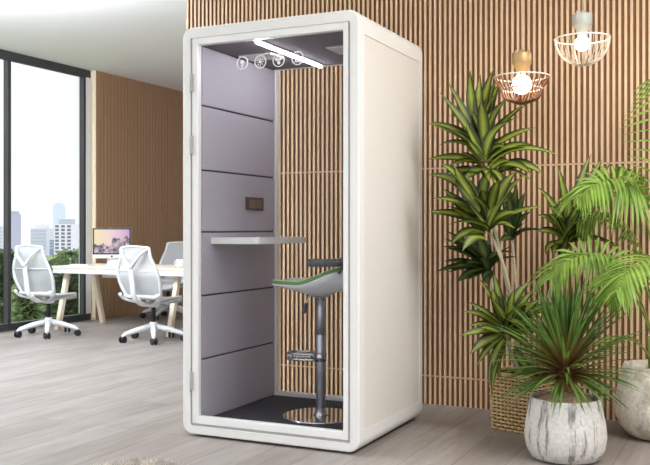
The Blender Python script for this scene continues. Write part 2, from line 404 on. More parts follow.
ring_extrude(bm, rrect(-BW, 0, Z0, BH, .062), rrect(-BW + .05, -.05, Z0 + .046, BH - .06, .012), 0, BD, .008)
shell = bobj('outer_shell', bm, M['white'])
# recess both side panels with a boolean, then set in the cream panels
bm = bmesh.new()
for sx in (0, -BW): box(bm, sx - .006, sx + .006, .072, .93, .118, 2.18)
cut = bobj('cutter', bm, M['white'])
bo = shell.modifiers.new('cut', 'BOOLEAN'); bo.object = cut; bo.operation = 'DIFFERENCE'; bo.solver = 'EXACT'
dg = bpy.context.evaluated_depsgraph_get(); dg.update()
me = bpy.data.meshes.new_from_object(shell.evaluated_get(dg)); shell.modifiers.clear(); shell.data = me
bpy.data.objects.remove(cut, do_unlink=True)
for p in me.polygons: p.use_smooth = False
for sx, s in ((0, 1), (-BW, -1)):
    bm = bmesh.new(); a, b = sorted((sx - s * .0058, sx - s * .0035)); box(bm, a, b, .075, .927, .121, 2.177); bobj('side_panel', bm, M['cream'], label='cream side panel')
bm = bmesh.new(); box(bm, -BW + .05, -.05, .05, BD - .05, 0, Z0 + .002); bobj('plinth', bm, M['black'], label='black plinth')
# door: frame, glass, hinges, icons
door = None
bm = bmesh.new()
def rect_ring(bm, x0, x1, z0, z1, wl, wr, wb, wt, y0, y1):
    box(bm, x0, x0 + wl, y0, y1, z0, z1); box(bm, x1 - wr, x1, y0, y1, z0, z1)
    box(bm, x0 + wl, x1 - wr, y0, y1, z0, z0 + wb); box(bm, x0 + wl, x1 - wr, y0, y1, z1 - wt, z1)
DX0, DX1, DZ0, DZ1 = -BW + .062, -.064, .073, 2.240
rect_ring(bm, DX0, DX1, DZ0, DZ1, .036, .028, .042, .040, .004, .045)
door = bobj('door', bm, M['white2'], bevel=.003)
def dobj(name, bm, m, **k):
    bmesh.ops.translate(bm, verts=bm.verts, vec=(OX, OY, 0)); return obj(name, bm, m, door, **k)
bm = bmesh.new(); rect_ring(bm, DX0 - .0125, DX1 + .0145, DZ0 - .015, DZ1 + .0005, .0125, .0145, .015, .0005, .014, .05)
bobj('door_gap', bm, M['greyjamb'], label='grey seal around the door')
bm = bmesh.new(); box(bm, DX0 + .036, DX1 - .028, .022, .030, DZ0 + .042, DZ1 - .04); dobj('glass_pane', bm, M['glass'], label='clear glass pane')
for ya, yb in ((74, 91.5), (136, 154), (372, 390)):
    a = onY(192.5, yb, 0).z; b = onY(192.5, ya, 0).z
    bm = bmesh.new(); box(bm, DX0 - .008, DX0 + .012, -.007, .004, a, b); tube(bm, [(DX0 - .003, -.004, a), (DX0 - .003, -.004, b)], .007, 8)
    dobj('hinge', bm, M['greyjamb'], bevel=.001, label='light grey hinge')
def disc2(bm, c, r_, n=14):
    vs = [(c[0] + r_ * math.cos(2 * PI * k / n), c[1] + r_ * math.sin(2 * PI * k / n)) for k in range(n)]; poly2(bm, vs)
IY0, IY1 = .0185, .0215
def poly2(bm, pts):
    a = [bm.verts.new((p[0], IY0, p[1])) for p in pts]; b = [bm.verts.new((p[0], IY1, p[1])) for p in pts]; n = len(pts)
    bm.faces.new(a); bm.faces.new(b[::-1])
    for k in range(n): bm.faces.new((a[k], b[k], b[(k + 1) % n], a[(k + 1) % n]))
def ring2(bm, c, r0, r1, n=32):
    lo = []
    for y in (IY0, IY1):
        for r_ in (r0, r1): lo.append([bm.verts.new((c[0] + r_ * math.cos(2 * PI * k / n), y, c[1] + r_ * math.sin(2 * PI * k / n))) for k in range(n)])
    for a, b in ((0, 1), (1, 3), (3, 2), (2, 0)):
        for k in range(n): bm.faces.new((lo[a][k], lo[a][(k + 1) % n], lo[b][(k + 1) % n], lo[b][k]))
def bar2(bm, a, b, w):
    a = Vector(a); b = Vector(b); d = (b - a).normalized(); q = Vector((-d.y, d.x)) * w / 2; poly2(bm, [a - q, b - q, b + q, a + q])
for i, (px, py) in enumerate(((242.3, 63), (260.3, 61.8), (278.6, 60.2), (297.6, 58.2))):
    c = onY(px, py, .02); c = (c.x, c.z); bm = bmesh.new(); r_ = .0365
    ring2(bm, c, r_ - .0048, r_)
    if i == 0:
        disc2(bm, (c[0], c[1] + .004), .0125); bar2(bm, (c[0] + .004, c[1] - .004), (c[0] - .004, c[1] - .024), .006)
    elif i == 1:
        disc2(bm, c, .0085)
        for k in range(8):
            a = k * PI / 4; bar2(bm, (c[0] + .013 * math.cos(a), c[1] + .013 * math.sin(a)), (c[0] + .022 * math.cos(a), c[1] + .022 * math.sin(a)), .0042)
    elif i == 2:
        disc2(bm, c, .004)
        for k in range(3):
            a = k * 2 * PI / 3 + .6; disc2(bm, (c[0] + .0135 * math.cos(a), c[1] + .0135 * math.sin(a)), .0095)
    else:
        for dx, h in ((-.012, .012), (0, .026), (.012, .018)): bar2(bm, (c[0] + dx, c[1] - .014), (c[0] + dx, c[1] - .014 + h), .0065)
        bar2(bm, (c[0] - .019, c[1] - .018), (c[0] + .019, c[1] - .018), .004)
    dobj('icon', bm, M['icon'], label=('round white lamp icon', 'round white sun icon', 'round white fan icon', 'round white bars icon')[i])
# interior lining
IXL, IXR = -1.0, -.05; FZ, CLZ = .08, 2.205; YB = .905
bm = bmesh.new(); box(bm, IXL - .004, IXL + .001, .052, YB, FZ, CLZ); bobj('lining_backing', bm, M['seam'], label='dark seams between the felt panels')
seams = [FZ, .427, .787, 1.149, 1.500, 1.866, CLZ]
for a, b in zip(seams, seams[1:]):
    bm = bmesh.new(); box(bm, IXL, IXL + .012, .052, YB, a + .004, b - .004); bobj('felt_panel', bm, M['fabric'], bevel=.006, segs=3)
bm = bmesh.new(); box(bm, IXR - .004, IXR + .004, .052, YB, FZ, CLZ); bobj('right_lining', bm, M['fabric'], label='felt lining of the right wall')
bm = bmesh.new(); box(bm, IXL, IXR, .052, YB, CLZ, CLZ + .012); bobj('ceiling_lining', bm, M['felt_ceil'], label='dark grey felt ceiling')
bm = bmesh.new(); box(bm, IXL, IXR, .05, YB, FZ - .003, FZ + .002); bobj('carpet', bm, M['carpet'], label='charcoal carpet')
bm = bmesh.new(); rect_ring(bm, IXL, IXR, FZ, CLZ + .01, .018, .03, .024, .006, YB, BD - .02); bobj('rear_frame', bm, M['white2'], bevel=.002)
bm = bmesh.new(); box(bm, IXL + .02, IXR - .02, .935, .943, FZ + .02, CLZ - .0); bobj('rear_glass', bm, M['rglass'])
# desk shelf
bm = bmesh.new()
x0, x1, y0, y1, r_ = IXL + .006, -.677, .141, .76, .03
pl = [(x0, y0), (x1 - r_, y0)] + [(x1 - r_ + r_ * math.sin(a), y0 + r_ - r_ * math.cos(a)) for a in [PI / 2 * k / 6 for k in range(1, 7)]] + \
     [(x1 - r_ + r_ * math.cos(a), y1 - r_ + r_ * math.sin(a)) for a in [PI / 2 * k / 6 for k in range(0, 7)]] + [(x0, y1)]
a = [bm.verts.new((*p, 1.080)) for p in pl]; b = [bm.verts.new((*p, 1.117)) for p in pl]; bm.faces.new(a[::-1]); bm.faces.new(b)
for k in range(len(pl)): bm.faces.new((a[k], a[(k + 1) % len(pl)], b[(k + 1) % len(pl)], b[k]))
bobj('desk_shelf', bm, M['white'], bevel=.003, label='white wall mounted desk shelf')
# light bar
bm = bmesh.new(); box(bm, -.642, -.628, .050, .872, 2.184, 2.199); lb = bobj('light_bar', bm, M['bar'], bevel=.004, label='lit white light bar')
bm = bmesh.new(); box(bm, -.655, -.615, .052, .876, 2.197, 2.206); obj('light_bar_housing', (bmesh.ops.translate(bm, verts=bm.verts, vec=(OX, OY, 0)), bm)[1], M['shell'], lb)
for vx0, vx1, vy0, vy1 in ((-.945, -.727, .375, .54), (-.367, -.15, .378, .584)):
    bm = bmesh.new(); rect_ring2 = (vx0, vx1, vy0, vy1)
    box(bm, vx0, vx1, vy0, vy1, 2.199, 2.206, 1)
    for k in range(9):
        yy = vy0 + (vy1 - vy0) * (k + .1) / 9; box(bm, vx0 + .008, vx1 - .008, yy, yy + (vy1 - vy0) / 9 * .6, 2.194, 2.1995, 0)
    for dx in (vx0, vx1 - .009): box(bm, dx, dx + .009, vy0, vy1, 2.193, 2.1995, 0)
    bobj('ceiling_vent', bm, [M['vent'], M['ventdark']], label='grey ceiling air vent')
# outlet on the felt
c0 = onX(245.4, 197, IXL + .012); c1 = onX(262.4, 210.5, IXL + .012)
bm = bmesh.new(); box(bm, IXL + .010, IXL + .022, c0.y, c1.y, c1.z, c0.z); so = bobj('power_socket', bm, M['bronze'], bevel=.002, label='bronze double power socket plate')
ym = (c0.y + c1.y) / 2; zm = (c0.z + c1.z) / 2; hw = (c1.y - c0.y) * .38; hh = (c0.z - c1.z) * .34
bm = bmesh.new()
for s in (-1, 1):
    yc = ym + s * hw * .52; box(bm, IXL + .0215, IXL + .0255, yc - hw * .48, yc + hw * .48, zm - hh, zm + hh, 0)
    for q in (-.2, .2): box(bm, IXL + .025, IXL + .0268, yc + q * hw - .003, yc + q * hw + .003, zm - hh * .3, zm + hh * .3, 1)
bmesh.ops.translate(bm, verts=bm.verts, vec=(OX, OY, 0)); obj('socket_insert', bm, [M['bronze2'], M['bronze']], so)

# ------------------------------------------------------------------ stool
st = thing('bar_stool', 'chrome pedestal bar stool with white shell and green seat inside the booth', 'stool', (-.429, .436, FZ + .002))
bm = bmesh.new(); lathe(bm, [(.05, 0), (.217, 0), (.219, .004), (.216, .009), (.215, .0092), (.0, .0092)], 56, smooth=False); lathe(bm, [(.045, .009), (.036, .018), (.031, .05), (0, .05)], 32); obj('base_disc', bm, M['chrome'], st)
bm = bmesh.new(); lathe(bm, [(.027, .03), (.027, .47), (.024, .475), (.0, .475)], 24); obj('pedestal', bm, M['steel'], st)
bm = bmesh.new(); lathe(bm, [(.0245, .46), (.0245, .715), (.0, .715)], 24); obj('gas_lift', bm, M['steel'], st)
bm = bmesh.new(); FR = .345
def frz(z, hw_, ln): return [Vector((-.02, hw_ * .6, z)), Vector((-ln * .55, hw_, z)), Vector((-ln * .92, hw_ * .75, z)), Vector((-ln, 0, z)), Vector((-ln * .92, -hw_ * .75, z)), Vector((-ln * .55, -hw_, z)), Vector((-.02, -hw_ * .6, z))]
tube(bm, catmull(frz(FR + .016, .062, .20)), .0075, 10); tube(bm, catmull(frz(FR - .016, .062, .20)), .0075, 10)
for p in catmull(frz(FR, .062, .20), 3)[1:-1]: tube(bm, [p + Vector((0, 0, -.016)), p + Vector((0, 0, .016))], .006, 8)
lathe(bm, [(.0271, FR - .025), (.034, FR - .025), (.034, FR + .025), (.0271, FR + .025)], 24)
obj('foot_rest', bm, M['chrome'], st)
bm = bmesh.new(); tube(bm, [(-.02, -.02, .715), (-.045, -.06, .70), (-.055, -.075, .655)], .005, 8); lv = obj('lever', bm, M['steel'], st)
bm = bmesh.new(); tube(bm, [(-.054, -.074, .66), (-.060, -.079, .64), (-.068, -.085, .605), (-.069, -.086, .598)], [.007, .012, .013, .006], 10); obj('lever_grip', bm, M['dark'], lv)
# seat shell: sections along X (front at -X)
def seat_sec(s):
    """returns x, half-width, rim z, depth of shell"""
    x = -.262 + s * .50
    hwid = .200 * (math.sin(PI * min(1, max(0, (s * .86 + .10)))) ** .5)
    e = min(1, max(0, (s - .40) / .55)); rim = .768 + .085 * (e * e * (3 - 2 * e))
    dep = .006 + .062 * math.sin(PI * min(1, s * .62)) ** .9 + .045 * e
    return x, hwid, rim, dep
def seat_surf(bm, z_off, inset, bulge, under, ns=22, nt=14):
    rows = []
    for i in range(ns + 1):
        x, hwd, rim, dep = seat_sec(i / ns); hwd -= inset; row = []
        for j in range(nt + 1):
            a = -1 + 2 * j / nt
            zz = rim - dep * (1 - abs(a) ** 2.6) if under else rim + z_off + bulge * (1 - a * a)
            xx = -.04 + (x + .04) * (1 - inset * 1.8)
            row.append(bm.verts.new((xx, a * hwd, zz)))
        rows.append(row)
    for i in range(ns):
        for j in range(nt):
            f = bm.faces.new((rows[i][j], rows[i][j + 1], rows[i + 1][j + 1], rows[i + 1][j])); f.smooth = True
    return rows
bm = bmesh.new(); seat_surf(bm, 0, 0, 0, True)
sh = obj('seat_shell', bm, M['shell'], st); so_ = sh.modifiers.new('thick', 'SOLIDIFY'); so_.thickness = .008; so_.offset = 1
bm = bmesh.new(); seat_surf(bm, 0.0, 0.0, -.008, False)
M['mint'] = mat('pale_mint_upholstery', (214, 226, 206), .8, spec=.2, vary=.03, scale=90)
cu = obj('seat_cushion', bm, [M['mint'], M['green']], st, label='green edged seat cushion'); so_ = cu.modifiers.new('thick', 'SOLIDIFY'); so_.thickness = .024; so_.offset = 1; so_.material_offset_rim = 1; so_.material_offset = 0
b_ = cu.modifiers.new('bevel', 'BEVEL'); b_.width = .009; b_.segments = 3; b_.limit_method = 'ANGLE'
bm = bmesh.new(); lathe(bm, [(.0, .69), (.045, .69), (.075, .712), (.0, .716)], 24); obj('seat_mount', bm, M['steel'], st)
bm = bmesh.new()
U = catmull([(.03, -.225, .897), (.10, -.225, .897), (.19, -.20, .899), (.245, -.11, .906), (.258, 0, .908), (.245, .11, .906), (.19, .20, .899), (.10, .225, .897), (.03, .225, .897)], 6)
tube(bm, U, .022, 12, flat=(.55, 1.0)); obj('arm_loop', bm, M['dark'], st, label='dark grey wrap around armrest')
for s in (-1, 1):
    bm = bmesh.new(); tube(bm, [(.19, s * .16, .84), (.215, s * .17, .88), (.205, s * .185, .905)], .010, 8)
    obj('arm_support', bm, M['dark'], st)

# ------------------------------------------------------------------ office chairs
def caster_bm(bmw, bmf, c):
    ang = math.atan2(c[1], c[0]); t = Vector((-math.sin(ang + .5), math.cos(ang + .5), 0))
    for s in (-1, 1):
        a = Vector((c[0], c[1], .035)) + t * (s * .010); b = Vector((c[0], c[1], .035)) + t * (s * .030)
        tube(bmw, [a, a + (b - a) * .2, a + (b - a) * .8, b], [.027, .035, .035, .029], 18)
def make_chair(label):
    ch = thing('office_chair', label, 'office chair', group='white mesh office chairs')
    bm = bmesh.new(); lathe(bm, [(.03, .085), (.045, .10), (.045, .17), (.035, .20), (.0, .20)], 20)
    cs = []
    for k in range(5):
        a = k * 2 * PI / 5 + .35; d = Vector((math.cos(a), math.sin(a), 0))
        tube(bm, [d * .03 + Vector((0, 0, .15)), d * .17 + Vector((0, 0, .125)), d * .30 + Vector((0, 0, .088)), d * .325 + Vector((0, 0, .07)), d * .325 + Vector((0, 0, .045))], [.034, .029, .022, .019, .009], 10)
        cs.append(d * .325)
    base = obj('star_base', bm, M['shell'], ch)
    for c in cs:
        bmw = bmesh.new(); caster_bm(bmw, None, c); obj('caster', bmw, M['black'], ch, label='black twin wheel caster')
    bm = bmesh.new(); lathe(bm, [(.024, .19), (.024, .37), (0, .37)], 16); obj('gas_lift', bm, M['black'], ch)
    bm = bmesh.new()   # under-seat cradle
    for s in (-1, 1):
        tube(bm, catmull([(0, -.02, .385), (s * .12, -.10, .41), (s * .225, -.20, .45), (s * .235, -.25, .50)]), .02, 10, flat=(1.3, .8))
        tube(bm, catmull([(0, .0, .385), (s * .13, .08, .41), (s * .23, .18, .445)]), .018, 10, flat=(1.2, .8))
    lathe(bm, [(.0, .35), (.06, .355), (.075, .385), (.05, .405), (.0, .405)], 20)
    tube(bm, catmull([(0, -.05, .38), (0, -.2, .40), (0, -.285, .46)]), .028, 10, flat=(1.4, .8))
    obj('seat_cradle', bm, M['shell'], ch)
    # seat pad
    bm = bmesh.new(); rows = []
    for i in range(13):
        v = i / 12; y = -.20 + .46 * v; hw_ = .225 + .03 * math.sin(PI * v) - .05 * max(0, v - .8) * 5; row = []
        for j in range(11):
            a = -1 + 2 * j / 10; z = .452 + .022 * a * a - .06 * max(0, (v - .72) / .28) ** 2 + .02 * max(0, (.2 - v) / .2)
            row.append(bm.verts.new((a * hw_, y, z)))
        rows.append(row)
    for i in range(12):
        for j in range(10):
            f = bm.faces.new((rows[i][j], rows[i][j + 1], rows[i + 1][j + 1], rows[i + 1][j])); f.smooth = True
    s_ = obj('seat', bm, M['shell'], ch); q = s_.modifiers.new('thick', 'SOLIDIFY'); q.thickness = .022
    # backrest
    def hwf(v): return .215 + .045 * math.sin(PI * min(1, v * 1.25)) - .055 * max(0, v - .25) ** 1.2
    def bp(a, v):
        z = .475 + .515 * v - .03 * (a * a) * max(0, v - .6)
        y = -.215 - .11 * v + .05 * math.sin(PI * v) * -.6 + .055 * a * a * (1 - .5 * v)
        return Vector((a * hwf(v), y, z))
    bm = bmesh.new(); rows = [[bm.verts.new(bp(-1 + j / 6, i / 16)) for j in range(13)] for i in range(17)]
    for i in range(16):
        for j in range(12):
            f = bm.faces.new((rows[i][j], rows[i][j + 1], rows[i + 1][j + 1], rows[i + 1][j])); f.smooth = True
    obj('back_mesh', bm, M['mesh_white'], ch, label='translucent white mesh back')
    bm = bmesh.new()
    for s in (-1, 1): tube(bm, [bp(s, k / 14) + Vector((0, -.004, 0)) for k in range(15)], [.020 - .007 * k / 14 for k in range(15)], 10)
    tube(bm, [bp(-1 + k / 6, 1) for k in range(13)], .010, 8)
    tube(bm, [bp(-1 + k / 6, 0) for k in range(13)], .016, 8)
    tube(bm, [bp(-1 + k / 6, .52) + Vector((0, -.006, 0)) for k in range(13)], .006, 6)
    bf = obj('back_frame', bm, M['shell'], ch)
    bm = bmesh.new()
    spine = catmull([(0, -.285, .44), (0, -.325, .50), (0, -.345, .62), (0, -.365, .74), (0, -.368, .80)])
    tube(bm, spine, [.030 - .010 * k / (len(spine) - 1) for k in range(len(spine))], 10, flat=(1.2, .7))
    for s in (-1, 1):
        e = bp(s * .97, .985); tube(bm, catmull([(0, -.366, .77), (s * .05, -.372, .83), (s * .11, -.362, .90), tuple(e)]), [.022 - .010 * k / 18 for k in range(19)], 10, flat=(1.2, .8))
    obj('back_spine', bm, M['shell'], ch, label='white forked back spine')
    return ch
ch1 = make_chair('white mesh office chair standing nearest the window glass')
t1 = onZ(48.5, 335.5, 0); ch1.location = t1; ch1.rotation_euler = (0, 0, .03)
t2 = onZ(153.5, 341, 0); dup(ch1, t2, -.02, 'white mesh office chair in front of desk beside the booth')
t3 = onZ(168, 318, 0); dup(ch1, t3, PI + .12, 'white mesh office chair on the far side of the desk')

# ------------------------------------------------------------------ desk + things on it
DY0, DY1, DXL, DXR = 3.78, 4.62, -5.52, -2.9
desk = thing('office_desk', 'long pale wood desk with slanted trestle legs beneath the computer', 'desk', ((DXL + DXR) / 2, (DY0 + DY1) / 2, 0))
dv = -Vector(((DXL + DXR) / 2, (DY0 + DY1) / 2, 0))
def dko(name, bm, m, **k): bmesh.ops.translate(bm, verts=bm.verts, vec=dv); return obj(name, bm, m, desk, **k)
bm = bmesh.new(); box(bm, DXL, DXR, DY0, DY1, .715, .738); dko('desk_top', bm, M['wood'], bevel=.002)
bm = bmesh.new(); rect_h = .06
box(bm, DXL + .01, DXR - .01, DY0 + .01, DY0 + .035, .655, .715); box(bm, DXL + .01, DXR - .01, DY1 - .035, DY1 - .01, .655, .715)
box(bm, DXL + .01, DXL + .035, DY0 + .035, DY1 - .035, .655, .715); box(bm, DXR - .035, DXR - .01, DY0 + .035, DY1 - .035, .655, .715); dko('apron', bm, M['shell'])
for xx in (-5.42, -3.86):
    for s in (-1, 1):
        yf = 4.17 + s * .40; yt = 4.17 + s * .22; bm = bmesh.new()
        v = []
        for (yy, zz) in ((yf, 0), (yt, .70)):
            for a_, b_ in ((-.028, -.028), (.028, -.028), (.028, .028), (-.028, .028)): v.append(bm.verts.new((xx + a_, yy + b_, zz)))
        bm.faces.new(v[3::-1]); bm.faces.new(v[4:])
        for k in range(4): bm.faces.new((v[k], v[(k + 1) % 4], v[4 + (k + 1) % 4], v[4 + k]))
        dko('leg', bm, M['wood'], bevel=.004, label='pale wood slanted leg')
bm = bmesh.new(); box(bm, -5.0, -4.3, 4.05, 4.3, .60, .655); dko('cable_tray', bm, M['shell'])
# computer
cc = onZ(112, 264.5, .738)
im = thing('desktop_computer', 'silver desktop computer showing a mountain sunrise on screen', 'computer', (cc.x, cc.y, .738), YAW + math.radians(4))
Wm, Hm = .455, .315
bm = bmesh.new(); box(bm, -Wm / 2, Wm / 2, -.012, .016, .075, .075 + Hm + .05); obj('case', bm, M['silver'], im, bevel=.008)
bm = bmesh.new(); box(bm, -Wm / 2 + .002, Wm / 2 - .002, -.0155, -.012, .122, .075 + Hm + .048); bz = obj('bezel', bm, M['black'], im)
def screen_mat():
    m = bpy.data.materials.new('screen_picture'); m.use_nodes = True; nt = m.node_tree; b = nt.nodes['Principled BSDF']; N = nt.nodes.new; L = nt.links.new
    tc = N('ShaderNodeTexCoord'); sp = N('ShaderNodeSeparateXYZ'); L(tc.outputs['Object'], sp.inputs[0])
    mr = N('ShaderNodeMapRange'); mr.inputs[1].default_value = -.22; mr.inputs[2].default_value = .22; L(sp.outputs[0], mr.inputs[0])
    sky = N('ShaderNodeValToRGB'); e = sky.color_ramp.elements; e[0].color = (*lin((250, 232, 170)), 1); e[1].color = (*lin((206, 160, 210)), 1)
    k = e.new(.45); k.color = (*lin((246, 214, 214)), 1); L(mr.outputs[0], sky.inputs[0])
    n = N('ShaderNodeTexNoise'); n.noise_dimensions = '1D'; n.inputs['Scale'].default_value = 9; n.inputs['Detail'].default_value = 6; n.inputs['Roughness'].default_value = .6; L(sp.outputs[0], n.inputs['W'])
    h = N('ShaderNodeMath'); h.operation = 'MULTIPLY_ADD'; h.inputs[1].default_value = .36; h.inputs[2].default_value = .095; L(n.outputs['Fac'], h.inputs[0])
    sl = N('ShaderNodeMath'); sl.operation = 'MULTIPLY_ADD'; sl.inputs[1].default_value = .22; L(sp.outputs[0], sl.inputs[0]); L(h.outputs[0], sl.inputs[2])
    lt = N('ShaderNodeMath'); lt.operation = 'LESS_THAN'; L(sp.outputs[2], lt.inputs[0]); L(sl.outputs[0], lt.inputs[1])
    n2 = N('ShaderNodeTexNoise'); n2.inputs['Scale'].default_value = 24; n2.inputs['Detail'].default_value = 5; L(tc.outputs['Object'], n2.inputs['Vector'])
    rk = N('ShaderNodeValToRGB'); e = rk.color_ramp.elements; e[0].position = .38; e[0].color = (*lin((52, 52, 82)), 1); e[1].position = .62; e[1].color = (*lin((216, 190, 196)), 1); L(n2.outputs['Fac'], rk.inputs[0])
    mx = N('ShaderNodeMix'); mx.data_type = 'RGBA'; L(lt.outputs[0], mx.inputs[0]); L(sky.outputs[0], mx.inputs[6]); L(rk.outputs[0], mx.inputs[7])
    b.inputs['Base Color'].default_value = (.02, .02, .02, 1); L(mx.outputs[2], b.inputs['Emission Color']); b.inputs['Emission Strength'].default_value = .55
    return m
bm = bmesh.new(); box(bm, -Wm / 2 + .018, Wm / 2 - .018, -.0165, -.015, .138, .075 + Hm + .032); obj('screen', bm, screen_mat(), bz)
bm = bmesh.new(); disc = [( .012 * math.cos(k * PI / 8), .098 + .012 * math.sin(k * PI / 8)) for k in range(16)]
IY0, IY1 = -.0145, -.0115; poly2(bm, disc); obj('chin_mark', bm, M['black'], im)
bm = bmesh.new(); box(bm, -.09, .09, -.05, .13, 0, .006); box(bm, -.07, .07, .06, .085, .005, .17); obj('stand', bm, M['silver'], im, bevel=.003)
q = onZ(89, 268, .738); bm = bmesh.new(); box(bm, -.14, .14, -.055, .055, 0, .012)
for i in range(4):
    for j in range(11): box(bm, -.132 + j * .0242, -.132 + j * .0242 + .02, -.048 + i * .025, -.048 + i * .025 + .02, .012, .016)
tag(obj('keyboard', bm, M['silver'], loc=(-5.26, 4.0, .738), bevel=0), 'silver computer keyboard lying on desk in front of the screen', 'keyboard')
bx_ = onZ(117.5, 266.5, .738)
g = thing('storage_box', 'small white lidded box on desk right of the computer', 'box', (bx_.x, bx_.y - .02, .738), .3)
bm = bmesh.new(); box(bm, -.045, .045, -.05, .05, 0, .06); obj('body', bm, M['paper'], g, bevel=.004)
bm = bmesh.new(); box(bm, -.048, .048, -.053, .053, .06, .075); obj('lid', bm, M['shell'], g, bevel=.003)
mg = onZ(180.5, 268, .738)
g = thing('mug', 'white mug on the desk next to the booth edge', 'mug', (mg.x, mg.y, .738))
bm = bmesh.new(); lathe(bm, [(.0, 0), (.034, 0), (.042, .03), (.043, .095), (.039, .095), (.037, .03), (.0, .01)], 24); obj('body', bm, M['shell'], g)
bm = bmesh.new(); tube(bm, catmull([(-.04, 0, .08), (-.07, 0, .075), (-.072, 0, .04), (-.04, 0, .025)]), .006, 8); obj('handle', bm, M['shell'], g)

# ------------------------------------------------------------------ pendant lamps
def pendant(px, py_ring, kind, label, t=4.95):
    k = t / FPX
    c = P(px, py_ring, t); lm = thing('pendant_lamp', label, 'pendant lamp', c)
    Rr = 27 * k
    if kind == 0:   # wooden ribs
        zb = -27.5 * k; Rm = 20.3 * k; zm_ = -11.5 * k
        def prof(s):     # s 0 top ring .. 1 bottom
            a = s * PI / 2; return Rr * math.cos(a) ** .62, zb * math.sin(a) ** 1.15
        bm = bmesh.new(); tube(bm, [(Rr * math.cos(a), Rr * math.sin(a), 0) for a in [2 * PI * i / 48 for i in range(48)]], .0042, 8, closed=True); obj('top_ring', bm, M['wire'], lm)
        bm = bmesh.new(); tube(bm, [(Rm * math.cos(a), Rm * math.sin(a), zm_ - .004) for a in [2 * PI * i / 48 for i in range(48)]], .0048, 8, closed=True); obj('middle_ring', bm, M['wire'], lm)
        bm = bmesh.new()
        N_ = 32
        for i in range(N_):
            a = 2 * PI * i / N_; ca, sa = math.cos(a), math.sin(a); pts = []
            for (r_, z) in [(Rr, 0), (Rr * .93, zm_ * .45), (Rm * 1.02, zm_), (Rm * .86, (zm_ + zb) * .54), (Rm * .55, zb * .88), (Rm * .12, zb)]: pts.append((r_ * ca, r_ * sa, z))
            tube(bm, catmull(pts, 3), .0075, 6, flat=(1, .4))
        obj('shade', bm, M['ribwood'], lm, label='brown wooden rib shade')
        bm = bmesh.new(); lathe(bm, [(.0, zb - .006), (.014, zb - .004), (.014, zb + .005), (.0, zb + .006)], 16); obj('finial', bm, M['wire'], lm)
        zs, bz_, br_ = 12.5 * k, -7.5 * k, 9.8 * k; sm = M['lampgold']; s0 = .9
    else:           # pale thread bowl with white wires
        zb = -27 * k
        bm = bmesh.new(); tube(bm, [(Rr * math.cos(a), Rr * math.sin(a), 0) for a in [2 * PI * i / 48 for i in range(48)]], .0045, 8, closed=True); obj('top_ring', bm, M['wire'], lm)
        bm = bmesh.new()
        for a0 in (-YAW * 0 + YAW, YAW + PI / 2):
            tube(bm, [(Rr * math.cos(b) * math.cos(a0), Rr * math.cos(b) * math.sin(a0), zb * math.sin(b)) for b in [PI * i / 36 for i in range(37)]], .0042, 8)
        obj('cage_hoop', bm, M['wire'], lm)
        bm = bmesh.new(); N_ = 44
        for i in range(N_):
            a = 2 * PI * i / N_
            tube(bm, [(Rr * math.cos(b) * math.cos(a), Rr * math.cos(b) * math.sin(a), zb * math.sin(b) ** 1.0) for b in [PI / 2 * .97 * q_ / 9 for q_ in range(10)]], .0016, 5)
        obj('shade', bm, M['wirebeige'], lm, label='cream thread bowl shade')
        zs, bz_, br_ = 13 * k, -5.0 * k, 7.4 * k; sm = M['lampgrey']; s0 = 1
    top = zs + 13 * k
    bm = bmesh.new()
    prof = [(.0, zs * .15), (4.6 * k, zs * .15), (5.2 * k, zs * .45), (7.0 * k, zs * .8), (9.4 * k, zs * 1.02), (9.7 * k, zs * 1.08), (9.7 * k, top - 2.5 * k), (9.0 * k, top - 1.6 * k), (3.2 * k, top - .6 * k), (2.6 * k, top + 1.6 * k), (.0, top + 1.6 * k)]
    lathe(bm, prof, 28)
    obj('socket', bm, sm, lm)
    bm = bmesh.new()
    for i in range(6):
        a = 2 * PI * i / 6; tube(bm, [(8.2 * k * math.cos(a), 8.2 * k * math.sin(a), top - 2 * k), (7.6 * k * math.cos(a), 7.6 * k * math.sin(a), top + .6 * k)], .006, 8)
    obj('socket_crown', bm, sm, lm)
    bm = bmesh.new(); sphere(bm, (0, 0, bz_), br_, 24); lathe(bm, [(.0, bz_ + br_ * .6), (br_ * .5, bz_ + br_ * .8), (br_ * .42, zs * .3), (0, zs * .3)], 16); obj('bulb', bm, M['bulb'], lm, label='glowing round bulb')
    h = CZ - c.z
    bm = bmesh.new(); tube(bm, [(0, 0, top + 1.5 * k), (0, 0, h - .02)], .003, 8); obj('cord', bm, M['cord'], lm)
    bm = bmesh.new(); lathe(bm, [(.0, h - .03), (.05, h - .03), (.055, h), (.0, h)], 24); obj('ceiling_cup', bm, sm, lm)
pendant(521.6, 77, 0, 'glowing pendant lamp with brown wooden rib shade and brass socket')
pendant(582.3, 38.7, 1, 'glowing pendant lamp with cream thread bowl and grey socket')

# ------------------------------------------------------------------ plants
def world_bm_obj(name, bm, m, parent, **k):
    bmesh.ops.translate(bm, verts=bm.verts, vec=-Vector(parent.location) if parent.parent is None else -Vector(parent.parent.location))
    return obj(name, bm, m, parent, recalc=False, **k)

